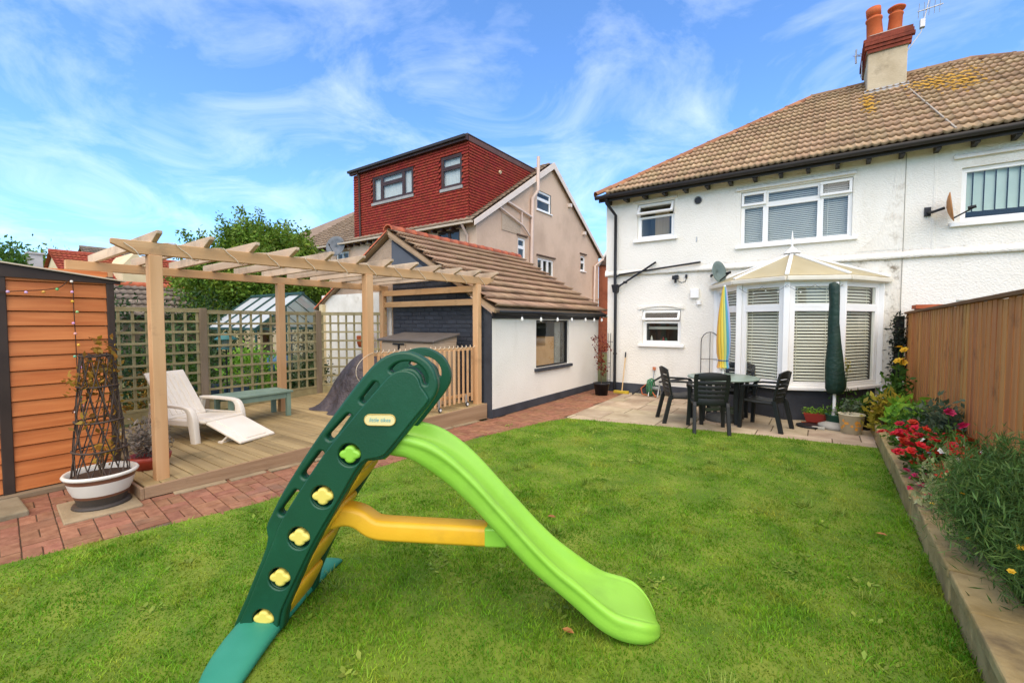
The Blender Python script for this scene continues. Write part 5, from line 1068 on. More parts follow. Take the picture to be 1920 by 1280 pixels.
C_ = np.array([(bxp+random.gauss(0, .07), byp+random.gauss(0, .07), random.uniform(1.0, 1.4)) for _ in range(12)]+[(bxp+random.gauss(0, .1), byp+random.gauss(0, .1), random.uniform(.4, 1.0)) for _ in range(5)])
leafobj('foliage', C_, 420, .05, .05, lf_brown, cl_, 1.8)
for k in range(4): MB().tube([(bxp+.03*k-.05, byp, .26), (bxp+random.gauss(0, .08), byp+random.gauss(0, .08), .8), (bxp+random.gauss(0, .1), byp+random.gauss(0, .1), 1.3)], [.007, .005, .003], 5).build('stem', bark, cl_)
rp_ = thing('red_bowl_planter', 'low red bowl with a greyish shrub behind the pergola post', 'planter', (-5.62, 1.50, .11)); MB().lathe([(.001, .11), (.12, .11), (.17, .2), (.18, .25), (.16, .25), (.1, .15), (.001, .15)], (-5.6, 1.52, 0), 24).build('bowl', mat('red_glaze', '#8a2f1e', '#9c3b28', 4, .4), rp_)
leafobj('foliage', ellip((-5.6, 1.52, .42), (.16, .16, .17), 20), 900, .05, .05, lm('dusty_leaf', '#6a6255', '#8a7f70', tr=.2), rp_, 2.5)
# ---------------------------------------------------------------- pots by the house
t = thing('black_pot_shrub', 'slim reddish shrub in a black pot at the far corner of the outbuilding', 'potted plant', (-3.95, 9.05, 0)); MB().lathe([(.001, 0), (.13, 0), (.17, .24), (.185, .24), (.185, .27), (.16, .27), (.15, .22), (.001, .22)], (-3.95, 9.05, 0), 20).build('pot', black_m, t)
MB().tube([(-3.95, 9.05, .2), (-3.97, 9.06, .6), (-3.94, 9.05, 1.1)], [.012, .01, .005], 6).build('stem', bark, t); leafobj('foliage', np.array([(-3.95+random.gauss(0, .06), 9.05+random.gauss(0, .06), z) for z in np.linspace(.5, 1.25, 14)]), 420, .06, .05, lf_red, t)
t = thing('red_trough', 'brick red window trough of seedlings by the conservatory wall', 'planter', (-.0, 8.42, 0)); MB().prism([(-.2, 8.3, 0), (.2, 8.42, 0), (.22, 8.55, 0), (-.24, 8.42, 0)], (0, 0, .01)).build('trough_base', pot_m, t)
b = MB(); b.loft([[(-.17, 8.34, .03), (.17, 8.38, .03), (.17, 8.50, .03), (-.17, 8.46, .03)], [(-.21, 8.31, .16), (.21, 8.36, .16), (.21, 8.53, .16), (-.21, 8.48, .16)]], True, False); b.build('trough', mat('red_trough_plastic', '#8c2f24', '#9e3c2f', 4, .5), t, .008); leafobj('foliage', np.array([(x, 8.42, .19) for x in np.linspace(-.17, .17, 10)]), 400, .035, .03, lf_lime, t)
def pot(name, label, x, y, r, h_, m, leafm=None, n=300, sz=.06, top=.3, cat='potted plant'):
    t = thing(name, label, cat, (x, y, 0)); MB().lathe([(.001, 0), (r*.78, 0), (r, h_*.96), (r*1.06, h_*.97), (r*1.06, h_), (r*.93, h_), (r*.88, h_*.85), (.001, h_*.85)], (x, y, 0), 26).build('pot', m, t)
    if leafm: leafobj('foliage', ellip((x, y, h_+top*.45), (r*.8, r*.8, top*.5), 20), n, sz, .035, leafm, t, zmin=h_*.86)
    return t
pot('green_pot', 'small dark green pot of seedlings in front of the red trough', .2, 8.28, .13, .2, mat('green_pot_plastic', '#1f4a38', '#2a5845', 3, .5), lf_mid, 160, .05, .12)
cpot = pot('cream_pot', 'cream glazed pot painted with orange flowers at the bed corner', .38, 8.0, .155, .28, mat('cream_pot_glaze', '#cfc5a5', '#ddd4b6', 4, .5, c3='#a89a78', c3scale=6, c3lo=.62, c3hi=.8), lf_grey, 140, .06, .2)
orm = mat('painted_orange', '#d08a2c', '#dd9a3c', 6, .6)
for i in range(14):
    a = random.uniform(-2.6, -.4); z = random.uniform(.06, .2); rr = .155*(.78+.22*z/.28)+.001; c = Vector((.38+math.cos(a)*rr, 8.0+math.sin(a)*rr, z)); tv = Vector((-math.sin(a), math.cos(a), 0)); MB().add([c+tv*.018*math.cos(q)*(1+.4*math.cos(5*q))+Vector((0, 0, .018*math.sin(q)*(1+.4*math.cos(5*q))))+Vector((math.cos(a), math.sin(a), 0))*.002 for q in np.linspace(0, 2*PI, 20, endpoint=False)], [tuple(range(20))]).build('painted_flower', orm, cpot)
pot('black_pot', 'low black pot beside the cream glazed pot', .52, 8.42, .14, .2, black_m, lf_mid, 260, .07, .3)
tag(MB().lathe([(.001, 0), (.17, 0), (.18, .025), (.16, .03), (.001, .02)], (-.12, 8.12, 0), 24).build('plant_saucer', black_m), 'flat black saucer on the slabs before the red trough', 'saucer')
tag(MB().box(-.09, 7.98, .0, .07, 8.04, .035).build('stone_block', mat('pale_block', '#a8a598', '#b8b5a8', 6, .8), None, .006), 'small pale block lying on the slabs by the saucer', 'block')
# ---------------------------------------------------------------- flower bed
def flowers(parent, pts, r, m, name='flower'):
    for p in pts:
        b = MB(); p = Vector(p); n_ = 6; ax = Vector((random.gauss(0, .5), random.gauss(-.3, .5), 1)).normalized(); x = ax.orthogonal().normalized(); y = ax.cross(x); vs = [p]; fs = []
        for layer, (rr, hz) in enumerate(((1.0, .1), (.6, .35))):
            for k in range(n_):
                a = 2*PI*k/n_+layer*.5; d = x*math.cos(a)+y*math.sin(a); s_ = x*math.cos(a+PI/2)+y*math.sin(a+PI/2); q = len(vs); vs += [p+d*r*.6*rr+s_*r*.42*rr+ax*r*hz, p+d*r*rr+ax*r*hz*.8, p+d*r*.6*rr-s_*r*.42*rr+ax*r*hz]; fs.append((0, q, q+1, q+2))
        b.add(vs, fs); b.build(name, m, parent)
redf = mat('red_petal', '#b01a14', '#cf2a1e', 20, .5, rnd=.2, hue=.01, trans=.2); pinkf = mat('pink_petal', '#d0245a', '#e04a78', 20, .5, rnd=.15, trans=.2); yelf = mat('yellow_petal', '#e0b21c', '#ecc43c', 20, .5, trans=.2); whf = mat('white_petal', '#e4dfcf', '#f0ecdd', 20, .5, trans=.2)
t = bush('begonia_clump', 'clump of bright red bedding flowers spilling over the bed wall', 'flowers', (.88, 5.25, .18), (.22, .48, .2), 1700, .06, lf_mid, 40, .06)
flowers(t, [(random.gauss(.83, .12), random.gauss(5.3, .3), random.uniform(.38, .62)) for _ in range(130)], .045, redf); flowers(t, [(random.gauss(.83, .13), random.gauss(5.2, .3), random.uniform(.3, .6)) for _ in range(22)], .035, whf)
flowers(t, [(random.gauss(.70, .05), random.gauss(5.1, .35), random.uniform(.2, .4)) for _ in range(14)], .035, pinkf)
t = thing('pink_rose', 'two magenta blooms standing above the red bedding flowers', 'flowers', (1.0, 5.55, .18)); flowers(t, [(.97, 5.62, .78), (1.03, 5.35, .7), (.985, 5.63, .77), (1.02, 5.37, .71)], .05, pinkf)
for q in ((.97, 5.62, .77), (1.03, 5.35, .69)): MB().tube([(1.0, 5.5, .17), q], [.006, .004], 5).build('stem', lf_mid, t)
t = bush('variegated_plant', 'cream edged foliage plant between the red flowers and the dark bush', 'plant', (.88, 4.55, .18), (.2, .32, .16), 1300, .055, lm('cream_leaf', '#8c9a5c', '#c4c48c'), 34, .06)
t = bush('dark_green_bush', 'large fine leaved dark green bush overhanging the bed wall nearest the camera', 'bush', (.97, 3.6, .18), (.27, .7, .31), 22000, .06, lm('needle_leaf', '#43602a', '#708e46', tr=.35), 90, .085, 14, aspect=10, up=.9)
spk = []
for i in range(80):
    q = ellip((.97, 3.6, .5), (.26, .7, .26), 1)[0]; d = np.array((random.gauss(-.1, .25), random.gauss(0, .3), 1.0))
    for s_ in np.linspace(0, .2, 9): spk.append(q+d*s_)
leafobj('upright_shoots', np.array(spk), 7000, .05, .014, MATS['needle_leaf'], t, 7, .8)
flowers(t, [(random.gauss(.78, .08), random.gauss(3.5, .4), random.uniform(.3, .75)) for _ in range(16)], .016, yelf)
bush('leafy_perennial', 'bright green broad leaved plant in the middle of the flower bed', 'plant', (.9, 6.4, .18), (.18, .5, .22), 1700, .065, lf_mid, 36, .065)
bush('leafy_perennial', 'grey green feathery plant against the fence behind the red flowers', 'plant', (.98, 6.0, .18), (.14, .35, .3), 1100, .07, lf_grey, 30, .07)
bush('leafy_perennial', 'lime green large leaved plant at the far end of the flower bed', 'plant', (.92, 7.35, .18), (.15, .4, .2), 420, .13, lf_lime, 26, .07)
bush('leafy_perennial', 'yellow leaved plant at the bed end beside the cream pot', 'plant', (.68, 7.75, .1), (.14, .25, .24), 420, .1, lf_yel, 20, .07)
t = bush('tall_yellow_daisy', 'tall stems with yellow daisies at the far end of the fence', 'flowers', (.93, 8.45, .15), (.12, .2, .3), 420, .09, lf_mid, 18, .07)
for q in ((.92, 8.4, 1.24), (.98, 8.5, 1.2), (.95, 8.42, 1.06), (.9, 8.36, 1.05), (.97, 8.45, 1.02)): MB().tube([(.94, 8.45, .2), tuple(Vector(q)-Vector((.02, 0, .3))), q], [.007, .006, .004], 5).build('stem', lf_mid, t)
leafobj('stem_leaves', np.array([(.94, 8.44, z) for z in np.linspace(.4, .9, 8)]), 60, .1, .03, lf_mid, t); flowers(t, [(.92, 8.4, 1.24), (.98, 8.5, 1.2), (.95, 8.42, 1.06), (.9, 8.36, 1.05), (.97, 8.45, 1.02)], .06, yelf)
t = bush('slender_weed', 'thin stemmed plant with yellow buds before the right conservatory window', 'plant', (.36, 8.6, 0), (.14, .12, .25), 260, .07, lf_mid, 16, .07); MB().tube([(.36, 8.6, .1), (.33, 8.6, .6), (.34, 8.6, .95)], [.006, .005, .003], 5).build('stem', lf_mid, t); leafobj('buds', np.array([(.34, 8.6, z) for z in (.85, .92, .98)]), 50, .04, .02, lf_yel, t)
t = thing('ivy_column', 'dark ivy covered column between house wall and fence end', 'climber', (1.0, 9.45, 0)); MB().box(.98, 9.4, 0, 1.08, 9.55, 1.7).build('post', mat('dark_post', '#2c2a26', '#3a3732', 4, .9), t)
leafobj('foliage', np.array([(random.uniform(.97, 1.06), random.uniform(9.35, 9.5), random.uniform(.2, 1.68)) for _ in range(60)]), 1500, .06, .04, lm('ivy_leaf', '#181f17', '#283325', tr=.1), t)
# ---------------------------------------------------------------- neighbouring house with the red dormer
NXg, NY0, NY1, NRY, NEz, NRz = -9.6, 11.57, 21.5, 16.55, 4.98, 8.30
nh = thing('dormer_house', 'beige pebbledashed gabled house with a big red tile hung dormer', 'house', (-12, NY0, 0))
brownf = mat('brown_frame', '#3a2620', '#4a332b', 3, .5)
peb = mat('house_pebbledash', '#c9ab90', '#dfc4a9', 40, .95, .8, 70, c3='#b59a82', c3scale=.45, c3lo=.45, c3hi=.75)
GWs = [(15.42, 16.55, 6.18, 6.98), (14.05, 14.58, 3.98, 4.84), (15.48, 16.78, 3.45, 4.25), (19.4, 19.9, 4.08, 4.8)]
b = MB(MX(NXg)); wall(b, NY0, NY1, 0, NEz, [h for h in GWs if h[3] < NEz], .1); nwall = b.build('gable_wall', peb, nh)
b = MB(MX(NXg)); g0 = GWs[0]
sl_ = (NRz-NEz)/(NRY-NY0)
def gz(y): return NEz+sl_*(y-NY0) if y < NRY else NEz+sl_*(NY1-y)*(NRY-NY0)/(NY1-NRY)
b.add([(NY0, 0, NEz), (g0[0], 0, NEz), (g0[0], 0, gz(g0[0]))], [(0, 1, 2)]); b.add([(g0[0], 0, NEz), (g0[1], 0, NEz), (g0[1], 0, g0[2]), (g0[0], 0, g0[2])], [(0, 1, 2, 3)])
b.add([(g0[0], 0, g0[3]), (g0[1], 0, g0[3]), (g0[1], 0, gz(NRY)), (g0[0], 0, gz(g0[0]))], [(0, 1, 2, 3)]); b.add([(g0[1], 0, NEz), (NY1, 0, NEz), (NRY, 0, NRz), (g0[1], 0, NRz-.0)], [(0, 1, 2, 3)]); b.build('gable_peak', peb, nh)
for (a, c, z0_, z1_), cells in zip(GWs, (1, 2, 3, 1)):
    cs = [(a+.02, c-.02, z0_+.02, z0_+(z1_-z0_)*.6, 'fix'), (a+.02, c-.02, z0_+(z1_-z0_)*.6, z1_-.02, 'fix')] if cells < 3 else [(a+(c-a)*k/3+.01, a+(c-a)*(k+1)/3-.01, z0_+.02, z1_-.02, 'fix') for k in range(3)]
    window(nh, MX(NXg), a, c, z0_, z1_, cs, t=.06, fy=.03, sill=(.06, .06, .05), room=.5, roomm=mat('curtained_room', '#8a8a84', '#9c9c96', 2, .9))
for y0_, y1_, z in ((13.95, 14.68, 4.92), (15.38, 16.9, 4.33), (19.3, 20.0, 4.88)): MB().box(NXg-.02, y0_, z, NXg+.06, y1_, z+.05).build('lintel', mat('brown_lintel', '#5c4a3c', '#6c584a', 4, .9), nh)
RW = [(-11.4, -10.35, 4.25, 4.83), (-15.3, -14.3, 4.1, 4.75), (-17.6, -16.7, 3.9, 4.65)]
b = MB(MY(NY0)); wall(b, -27.4, NXg, 0, NEz-.02, RW, .1); b.build('rear_wall', peb, nh)
for k, (a, c, z0_, z1_) in enumerate(RW):
    window(nh, MY(NY0), a, c, z0_, z1_, [(a+.02, (a+c)/2, z0_+.02, z1_-.02, 'fix'), ((a+c)/2, c-.02, z0_+.02, z1_-.02, 'fix')], fm=brownf if k < 2 else white_p, t=.06, fy=.03, room=.5, roomm=MATS['curtained_room'])
    MB().box(a-.15, NY0-.08, z1_+.03, c+.15, NY0+.02, z1_+.12).build('lintel', MATS['brown_lintel'] if k < 1 else peb, nh)
# main roof
ey = NY0-.28; ez = NEz-.03; ry = NRY; HX = -22.6; EXl = -27.6
b = MB(); b.add([(NXg+.16, ey, ez), (EXl, ey, ez), (HX, ry, NRz+.03), (NXg+.16, ry, NRz+.03)], [(0, 1, 2, 3)]); b.add([(NXg+.16, 2*ry-ey, ez), (EXl, 2*ry-ey, ez), (HX, ry, NRz+.03), (NXg+.16, ry, NRz+.03)], [(3, 2, 1, 0)]); b.add([(EXl, ey, ez), (HX, ry, NRz+.03), (EXl, 2*ry-ey, ez)], [(0, 1, 2)])
nroof = b.build('roof', mat('old_brown_tile', '#7a6653', '#94806a', 3, .9, .5, 40), nh)
v_ = Vector((0, ry-ey, NRz+.03-ez)); vl = v_.length
def inn(U, V):
    X = -21.5+U
    if X < EXl+(HX-EXl)*V/vl or X > NXg+.1: return False
    return not (-16.2 < X < -10.0 and V > .28)
tile_roof(nroof, (-21.5, ey-.01, ez+.012), (1, 0, 0), v_, 48, 20, .25, vl/20, inn, mat('neighbour_tile', '#7a6653', '#94806a', 3, rnd=.15, src='island', **TR), 0, amp=.02, waves=1, rest='small_roof_tiles', lift=.035)
MB().prism([(NXg+.17, ey, ez-.16), (NXg+.17, ey, ez+.02), (NXg+.17, ry, NRz+.05), (NXg+.17, ry, NRz-.22)], (-.03, 0, 0)).build('bargeboard', mat('cream_barge', '#d8c8b8', '#e4d6c8', 3, .7, c3='#b9a999', c3scale=3, c3lo=.55, c3hi=.8), nh)
MB().prism([(NXg+.17, 2*ry-ey, ez-.16), (NXg+.17, 2*ry-ey, ez+.02), (NXg+.17, ry, NRz+.05), (NXg+.17, ry, NRz-.22)], (-.03, 0, 0)).build('bargeboard', MATS['cream_barge'], nh)
MB().box(EXl, ey-.1, ez-.07, NXg+.1, ey-.01, ez+.0).build('gutter', mat('beige_gutter', '#b3a38c', '#c3b39c', 3, .6), nh)
rf_ = MB().box(-.04, 0, -.16, .04, .25, -.075).mesh('rafter_foot'); pieces('rafter_foot', rf_, brownf, nh, [Matrix.Translation((x, ey+.02, ez)) for x in np.arange(-20, -9.7, .45)])
# dormer
DX0, DX1, DY, DZ0, DZ1 = -16.25, -9.95, NY0+.02, 5.14, 7.72
redt = mat('red_hung_tile', '#7d2a1c', '#983826', 8, .85, rnd=.07, hue=.006, src='island', c3='#4d1c14', c3scale=1.1, c3lo=.55, c3hi=.85)
DW = [(-15.02, -12.65, 6.4, 7.42), (-11.2, -10.22, 6.3, 7.4)]
core = mat('red_tile_core', '#6b2014', '#7c2a1c', 5, .9)
b = MB(MY(DY)); wall(b, DX0, DX1, DZ0-.15, DZ1, DW, .1); b.M = None
b.add([(DX1, DY, DZ0-.15), (DX1, NRY-.5, DZ0-.15), (DX1, NRY-.5, DZ1), (DX1, DY, DZ1)], [(0, 1, 2, 3)]); b.add([(DX0, DY, DZ0-.15), (DX0, NRY-.5, DZ0-.15), (DX0, NRY-.5, DZ1), (DX0, DY, DZ1)], [(3, 2, 1, 0)])
dor = b.build('dormer', core, nh)
TB = MB(); rows = 27; gh_ = (DZ1-DZ0+.1)/rows
for r_ in range(rows):
    z = DZ0-.1+r_*gh_; x = DX0-(.08 if r_ % 2 else 0)
    while x < DX1:
        xa, xb = max(x, DX0-.01), min(x+.158, DX1+.03); cxm = (xa+xb)/2
        if xb-xa > .02 and not any(h[0]-.06 < cxm < h[1]+.06 and h[2]-.1 < z+gh_/2 < h[3]+.03 for h in DW):
            TB.add([(xa, DY-.05, z), (xb, DY-.05, z), (xb, DY-.012, z+gh_*1.05), (xa, DY-.012, z+gh_*1.05), (xa, DY-.01, z-.001), (xb, DY-.01, z-.001)], [(0, 1, 2, 3), (4, 5, 1, 0)])
        x += .165
    y = DY-(.08 if r_ % 2 else 0)
    while y < NRY-.6:
        ya, yb = max(y, DY-.03), y+.158
        if gz(yb) < z+gh_+.12: TB.add([(DX1+.05, ya, z), (DX1+.05, yb, z), (DX1+.012, yb, z+gh_*1.05), (DX1+.012, ya, z+gh_*1.05), (DX1+.01, ya, z-.001), (DX1+.01, yb, z-.001)], [(0, 1, 2, 3), (4, 5, 1, 0)])
        y += .165
me = bpy.data.meshes.new('hung_tiles'); me.from_pydata(TB.v, [], TB.f); stuff(link('hung_tiles', me, redt, dor))
for k, (a, c, z0_, z1_) in enumerate(DW):
    if k == 0: cs = [(a+.03, a+.55, z0_+.03, z1_-.03, 'fix'), (a+.55, c-.55, z0_+.03, z0_+.66, 'fix'), (a+.55, c-.55, z0_+.66, z1_-.03, 'fix'), (c-.55, c-.03, z0_+.03, z1_-.03, 'fix')]
    else: cs = [(a+.03, c-.03, z0_+.03, z0_+.68, 'fix'), (a+.03, c-.03, z0_+.68, z1_-.03, 'fix')]
    W_ = window(dor, MY(DY), a, c, z0_, z1_, cs, fm=brownf, t=.07, fy=-.02, room=0, name='dormer_window')
    MB(MY(DY)).add([(a, .09, z0_), (c, .09, z0_), (c, .09, z1_), (a, .09, z1_)], [(0, 1, 2, 3)]).build('net_curtain', mat('net_curtain_white', '#b9bcb8', '#cfd2ce', 6, .9, stretch=(3, 1, .4)), W_)
    MB(MY(DY)).box(a-.04, -.07, z0_-.11, c+.04, -.03, z0_-.01).build('lead_apron', mat('grey_lead', '#8f8c86', '#a3a09a', 5, .6), W_)
MB().box(DX0-.12, DY-.16, DZ1-.0, DX1+.05, DY-.04, DZ1+.16).build('dormer_fascia', brownf, nh); MB().box(DX0-.16, DY-.24, DZ1+.08, DX1+.02, DY-.16, DZ1+.17).build('dormer_gutter', gutter_m, nh)
MB().box(DX1+.005, DY-.06, DZ1-.0, DX1+.05, NRY-.7, DZ1+.2).build('dormer_fascia', mat('brown_fascia', '#5c3d32', '#6b493c', 3, .6), nh)
MB().box(DX0-.1, DY-.1, DZ1+.17, DX1+.05, NRY-.6, DZ1+.23).build('dormer_roof', mat('felt', '#4b4642', '#59534e', 5, .9), nh)
MB().tube([(DX0+.4, DY-.2, DZ1+.05), (DX0+.42, DY-.07, DZ1-.12), (DX0+.45, DY-.07, DZ0-.05)], .045, 8).build('dormer_downpipe', brownf, nh)
MB().tube([(DX1+.035, 13.3, 7.15), (DX1+.1, 13.3, 7.12)], .06, 10).build('vent_cap', mat('cream_cap', '#c9b48c', '#d9c49c', 3, .6), dor)
# soil stack and pipes on the gable
pk = mat('pink_beige_pipe', '#c9b2a2', '#d8c2b2', 3, .6); Xp = NXg+.09
b = MB(); b.tube([(Xp+.14, 15.15, 8.15), (Xp+.14, 15.15, 6.85), (Xp, 14.95, 6.5), (Xp, 14.85, 2.5)], .07, 10); sp2 = b.build('soil_stack', pk, nh)
for pts, r_ in (([(Xp, 13.25, 6.0), (Xp, 14.85, 5.75)], .05), ([(Xp, 12.7, 5.72), (Xp, 14.3, 5.3), (Xp, 14.75, 5.0)], .035), ([(Xp, 14.2, 5.82), (Xp, 14.2, 5.36)], .03)): MB().tube(pts, r_, 8).build('waste_pipe', pk, sp2)
for pts in ([(-9.95, ey-.05, ez-.08), (-9.95, ey+.1, ez-.3), (-9.95, NY0-.06, ez-.4), (-9.95, NY0-.06, 2.0)],): MB().tube(pts, .045, 8).build('downpipe', pk, nh)
MB().tube([(NXg+.25, 2*ry-ey-.3, ez-.1), (NXg+.12, NY1-.7, ez-.5), (NXg+.08, NY1-.75, 1.0)], .05, 8).build('downpipe', pk, nh)
MB().box(NXg-.02, 12.2, 2.75, NXg+.03, NY1, 2.82).build('string_course', peb, nh)
MB().box(NXg-.01, 13.0, 4.95, NXg+.02, 14.2, 5.55).build('render_patch', mat('render_patch', '#ab967f', '#bca88f', 20, .95, .5, 50), nh)
for y in (NRY+1.6, NRY+3.1): MB().box(NXg+.0, y-.08, gz(y)-.4, NXg+.14, y+.08, gz(y)-.25).build('purlin_end', MATS['cream_barge'], nh)
dish((-16.95, NY0-.4, 4.78), (.45, -.85, .25), .42, mat('mid_grey_dish', '#5b6064', '#6c7175', 4, .6), 'round grey satellite dish on the rear wall of the dormer house')
# ---------------------------------------------------------------- red brick house beyond the passage
rb = thing('red_brick_house', 'red brick house end glimpsed between the two houses', 'house', (-7.3, 15.8, 0))
rbm = mat('far_red_brick', '#a85c40', '#bf7352', 25, .9, .5, 40, (1, 1, 3), c3='#7a3f2c', c3scale=2, c3lo=.5, c3hi=.8)
RBX = -8.3; RBY = 22.2
b = MB(MY(RBY)); wall(b, RBX-1.6, RBX+3.6, 0, 4.75, [(-8.25, -7.85, 2.2, 3.4)], .1); b.build('wall', rbm, rb)
window(rb, MY(RBY), -8.25, -7.85, 2.2, 3.4, [(-8.23, -7.87, 2.22, 2.8, 'fix'), (-8.23, -7.87, 2.8, 3.38, 'fix')], t=.05, fy=.03, sill=(.06, .06, .06), room=.4)
MB().prism([(RBX-1.6, RBY-.2, 4.7), (RBX-.2, RBY-.2, 6.6), (RBX+3.8, RBY-.2, 4.4), (RBX+3.8, RBY-.2, 4.25), (RBX-.2, RBY-.2, 6.4), (RBX-1.6, RBY-.2, 4.5)], (0, .1, 0)).build('bargeboard', white_p, rb)
MB().prism([(RBX-1.6, RBY-.1, 4.65), (RBX-.2, RBY-.1, 6.5), (RBX+3.8, RBY-.1, 4.35)], (0, 8, 0)).build('roof', mat('far_roof', '#5f4a3f', '#705a4d', 4, .9), rb)
t = thing('passage_lean_to', 'dark gate and white lean to roof at the end of the passage', 'gate', (-4.3, 10.6, 0)); MB().box(-4.44, 10.5, 0, -4.16, 10.55, 1.62).build('gate_leaf', black_m, t); MB().prism([(-4.6, 10.6, 1.72), (-4.16, 10.6, 1.86), (-4.16, 10.6, 1.9), (-4.6, 10.6, 1.76)], (0, .8, 0)).build('lean_to_roof', white_p, t)
# ---------------------------------------------------------------- far houses over the trellis
cream = mat('cream_render', '#cdbb93', '#ddcba3', 2, .9); rtile = mat('far_red_tile', '#8a3c2a', '#a14e38', 6, .85, .3, 40, rnd=.15, src='island', hue=.01); gtile = mat('far_grey_tile', '#6f6355', '#867a6a', 6, .85, rnd=.15, src='island')
def far_house(label, x, y0, y1, eave, rz, depth, rm, wm_, wins=(), nm='red_roofed_house', chim=None, strip=None):
    """house whose eaves face +X, running along Y"""
    t = thing(nm, label, 'house', (x-depth/2, (y0+y1)/2, 0)); xr = x-depth/2
    b = MB(MX(x)); wall(b, y0, y1, 0, eave, [w_ for w_ in wins], .1); b.M = None
    for yy in (y0, y1): b.add([(x, yy, 0), (x-depth, yy, 0), (x-depth, yy, eave), (xr, yy, rz-.05), (x, yy, eave)], [(0, 1, 2, 3, 4)])
    b.build('wall', wm_, t)
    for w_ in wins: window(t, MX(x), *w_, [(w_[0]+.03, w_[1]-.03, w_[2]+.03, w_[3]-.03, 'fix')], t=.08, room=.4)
    b = MB(); b.add([(x+.25, y0-.15, eave-.12), (x+.25, y1+.15, eave-.12), (xr, y1+.15, rz), (xr, y0-.15, rz)], [(0, 1, 2, 3)]); b.add([(x-depth-.25, y0-.15, eave-.12), (x-depth-.25, y1+.15, eave-.12), (xr, y1+.15, rz), (xr, y0-.15, rz)], [(3, 2, 1, 0)]); rf = b.build('roof', rm, t)
    v = Vector((xr-x-.25, 0, rz-eave+.12)); n_ = int(v.length/.3); nc = int((y1-y0+.3)/.33)
    tile_roof(rf, (x+.27, y0-.15, eave-.105), (0, 1, 0), v, nc, n_, .33, v.length/n_, lambda U, V: True, rm, 0, amp=.03, waves=2, rest='small_roof_tiles', lift=.05)
    MB().tube([(xr, y0-.15, rz+.03), (xr, y1+.15, rz+.03)], .12, 8).build('ridge', rm, t)
    if chim: MB().box(xr-.35, chim-.3, rz-.6, xr+.35, chim+.3, rz+1.1).build('chimney', wm_, t)
    return t
far_house('cream house with plain red tiled roof seen left of the first pergola post', -26.5, 4.7, 13.0, 3.2, 4.9, 6.5, rtile, cream, ((6.2, 7.1, 2.1, 3.0), (8.2, 9.2, 2.1, 3.0), (10.4, 11.3, 2.1, 3.0)))
far_house('grey roofed far house behind the red tiled one', -36, 7.7, 10.2, 4.6, 6.5, 8, gtile, cream, (), 'grey_roofed_house')
gg = far_house('low garage roof with grey brown tiles and red ridge behind the trellis', -15.6, 3.75, 6.1, 1.85, 2.68, 3.2, mat('garage_tile', '#6b5f52', '#82766a', 6, .85, rnd=.18, src='island'), mat('garage_brick', '#4d4436', '#5f5444', 6, .9), (), 'garage'); 
for o in gg.children:
    if o.name.startswith('ridge'): o.data.materials.clear(); o.data.materials.append(orr)
# cream front gable on the red roofed house
MB().prism([(-26.2, 6.35, 3.2), (-26.2, 7.35, 3.2), (-26.2, 7.35, 4.2), (-26.2, 6.85, 4.85), (-26.2, 6.35, 4.2)], (-3, 0, 0)).build('gable_dormer', cream, [o for o in COL.objects if o.name.startswith('red_roofed_house')][0])
t = thing('rendered_chimney_stack', 'pale square chimney rising above the shed roof', 'chimney', (-33, 4.55, 0)); MB().box(-33.3, 4.3, 0, -32.75, 4.8, 5.05).build('stack', mat('grey_stack', '#b4b4ac', '#c4c4bc', 3, .9), t); MB().box(-33.36, 4.24, 5.05, -32.69, 4.86, 5.14).build('cap', MATS['grey_stack'], t)
def far_tree(label, x, y, h_, r_, m):
    t = thing('distant_tree', label, 'tree', (x, y, 0), 'distant trees on the left skyline'); MB().tube([(x, y, 0), (x, y, h_*.6)], [.2, .1], 8).build('trunk', bark, t); leafobj('crown', ellip((x, y, h_*.72), (r_, r_, h_*.3), 50, .4), 4500, .22, .3, m, t)
far_tree('distant tree at the far left edge above the shed roof', -34, 3.2, 5.4, 1.9, lf_mid); far_tree('distant tree behind the pale chimney stack', -38, 6.0, 5.6, 1.0, lf_tree)

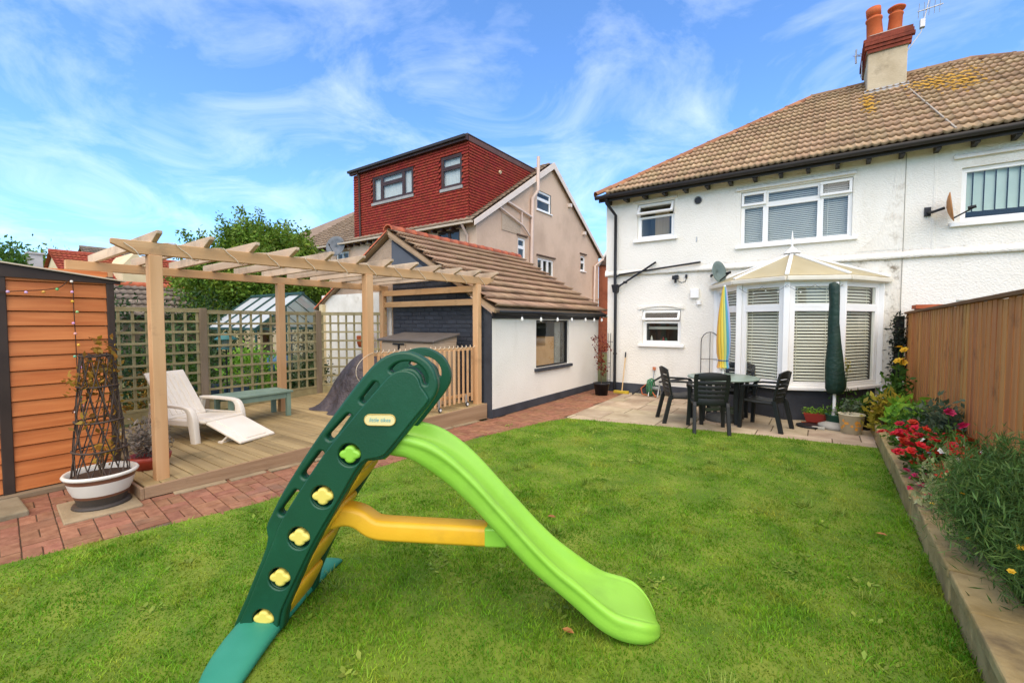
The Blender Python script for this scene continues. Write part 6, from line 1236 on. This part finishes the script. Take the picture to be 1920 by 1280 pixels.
# ---------------------------------------------------------------- small things on the lawn
lfm = mat('fallen_leaf', '#7a4a26', '#a3713c', 20, .7, rnd=.25)
for x, y, lb in ((-1.35, 2.25, 'curled brown leaf on the grass under the slide chute'), (-1.02, 1.95, 'brown leaf near the lower end of the slide'), (-2.9, 1.7, 'pale brown leaf at the path edge of the lawn'), (-1.75, 3.05, 'brown leaf on the grass behind the yellow brace'), (.4, 4.2, 'reddish petal fallen on the lawn below the red flowers')):
    a = random.uniform(0, 6.28); M_ = Matrix.Translation((x, y, .03)) @ Matrix.Rotation(a, 4, 'Z') @ Matrix.Rotation(random.uniform(-.4, .4), 4, 'X')
    vs = [(-.035, 0, 0), (-.012, .014, .006), (.015, .012, .01), (.035, 0, .004), (.015, -.012, .012), (-.012, -.014, .008), (0, 0, 0)]
    tag(MB(M_).add(vs, [(0, 1, 6), (1, 2, 6), (2, 3, 6), (3, 4, 6), (4, 5, 6), (5, 0, 6)]).build('fallen_leaf', lfm), lb, 'leaf', 'fallen leaves on the lawn')
tufts = []
for i in range(26):
    cx, cy = random.uniform(-3.6, .4), random.uniform(1.2, 6.4); n = 45
    d = rng.normal(0, 1, (n, 3)); d[:, 2] = np.abs(d[:, 2])*.9+.35; d /= np.linalg.norm(d, axis=1)[:, None]; L_ = rng.uniform(.05, .11, n)[:, None]; p = np.c_[rng.normal(cx, .025, n), rng.normal(cy, .025, n), np.full(n, .005)]
    sd_ = np.cross(d, [0, 0, 1]); sd_ /= np.linalg.norm(sd_, axis=1)[:, None]+1e-9; w_ = .0022
    tufts.append(np.stack([p-sd_*w_, p+sd_*w_, p+d*L_*.6+sd_*w_*.8, p+d*L_*np.array([1.15, 1.15, .75]), p+d*L_*.6-sd_*w_*.8], 1).reshape(-1, 3))
for i in range(60):                                       # flat broad leaved rosettes
    cx, cy = random.uniform(-4.0, .45), random.uniform(.6, 6.4); n = 14; a = rng.uniform(0, 2*PI, n); d = np.c_[np.cos(a), np.sin(a), rng.uniform(.25, .6, n)]; L_ = rng.uniform(.018, .045, n)[:, None]; p = np.c_[rng.normal(cx, .04, n), rng.normal(cy, .04, n), np.full(n, .008)]
    sd_ = np.c_[-np.sin(a), np.cos(a), np.zeros(n)]; w_ = L_*.28
    tufts.append(np.stack([p-sd_*w_*.3, p+sd_*w_*.3, p+d*L_*.6+sd_*w_, p+d*L_, p+d*L_*.6-sd_*w_], 1).reshape(-1, 3))
V = np.concatenate(tufts); i = np.arange(len(V)//5)*5
o = npmesh('grass_tufts', V, np.concatenate([np.c_[i, i+1, i+2], np.c_[i, i+2, i+4], np.c_[i+4, i+2, i+3]]), lm('tuft_blade', '#6f8a2c', '#9db04a', rnd=.3)); stuff(o); tag(o, 'coarser pale grass tufts scattered through the lawn', 'grass')
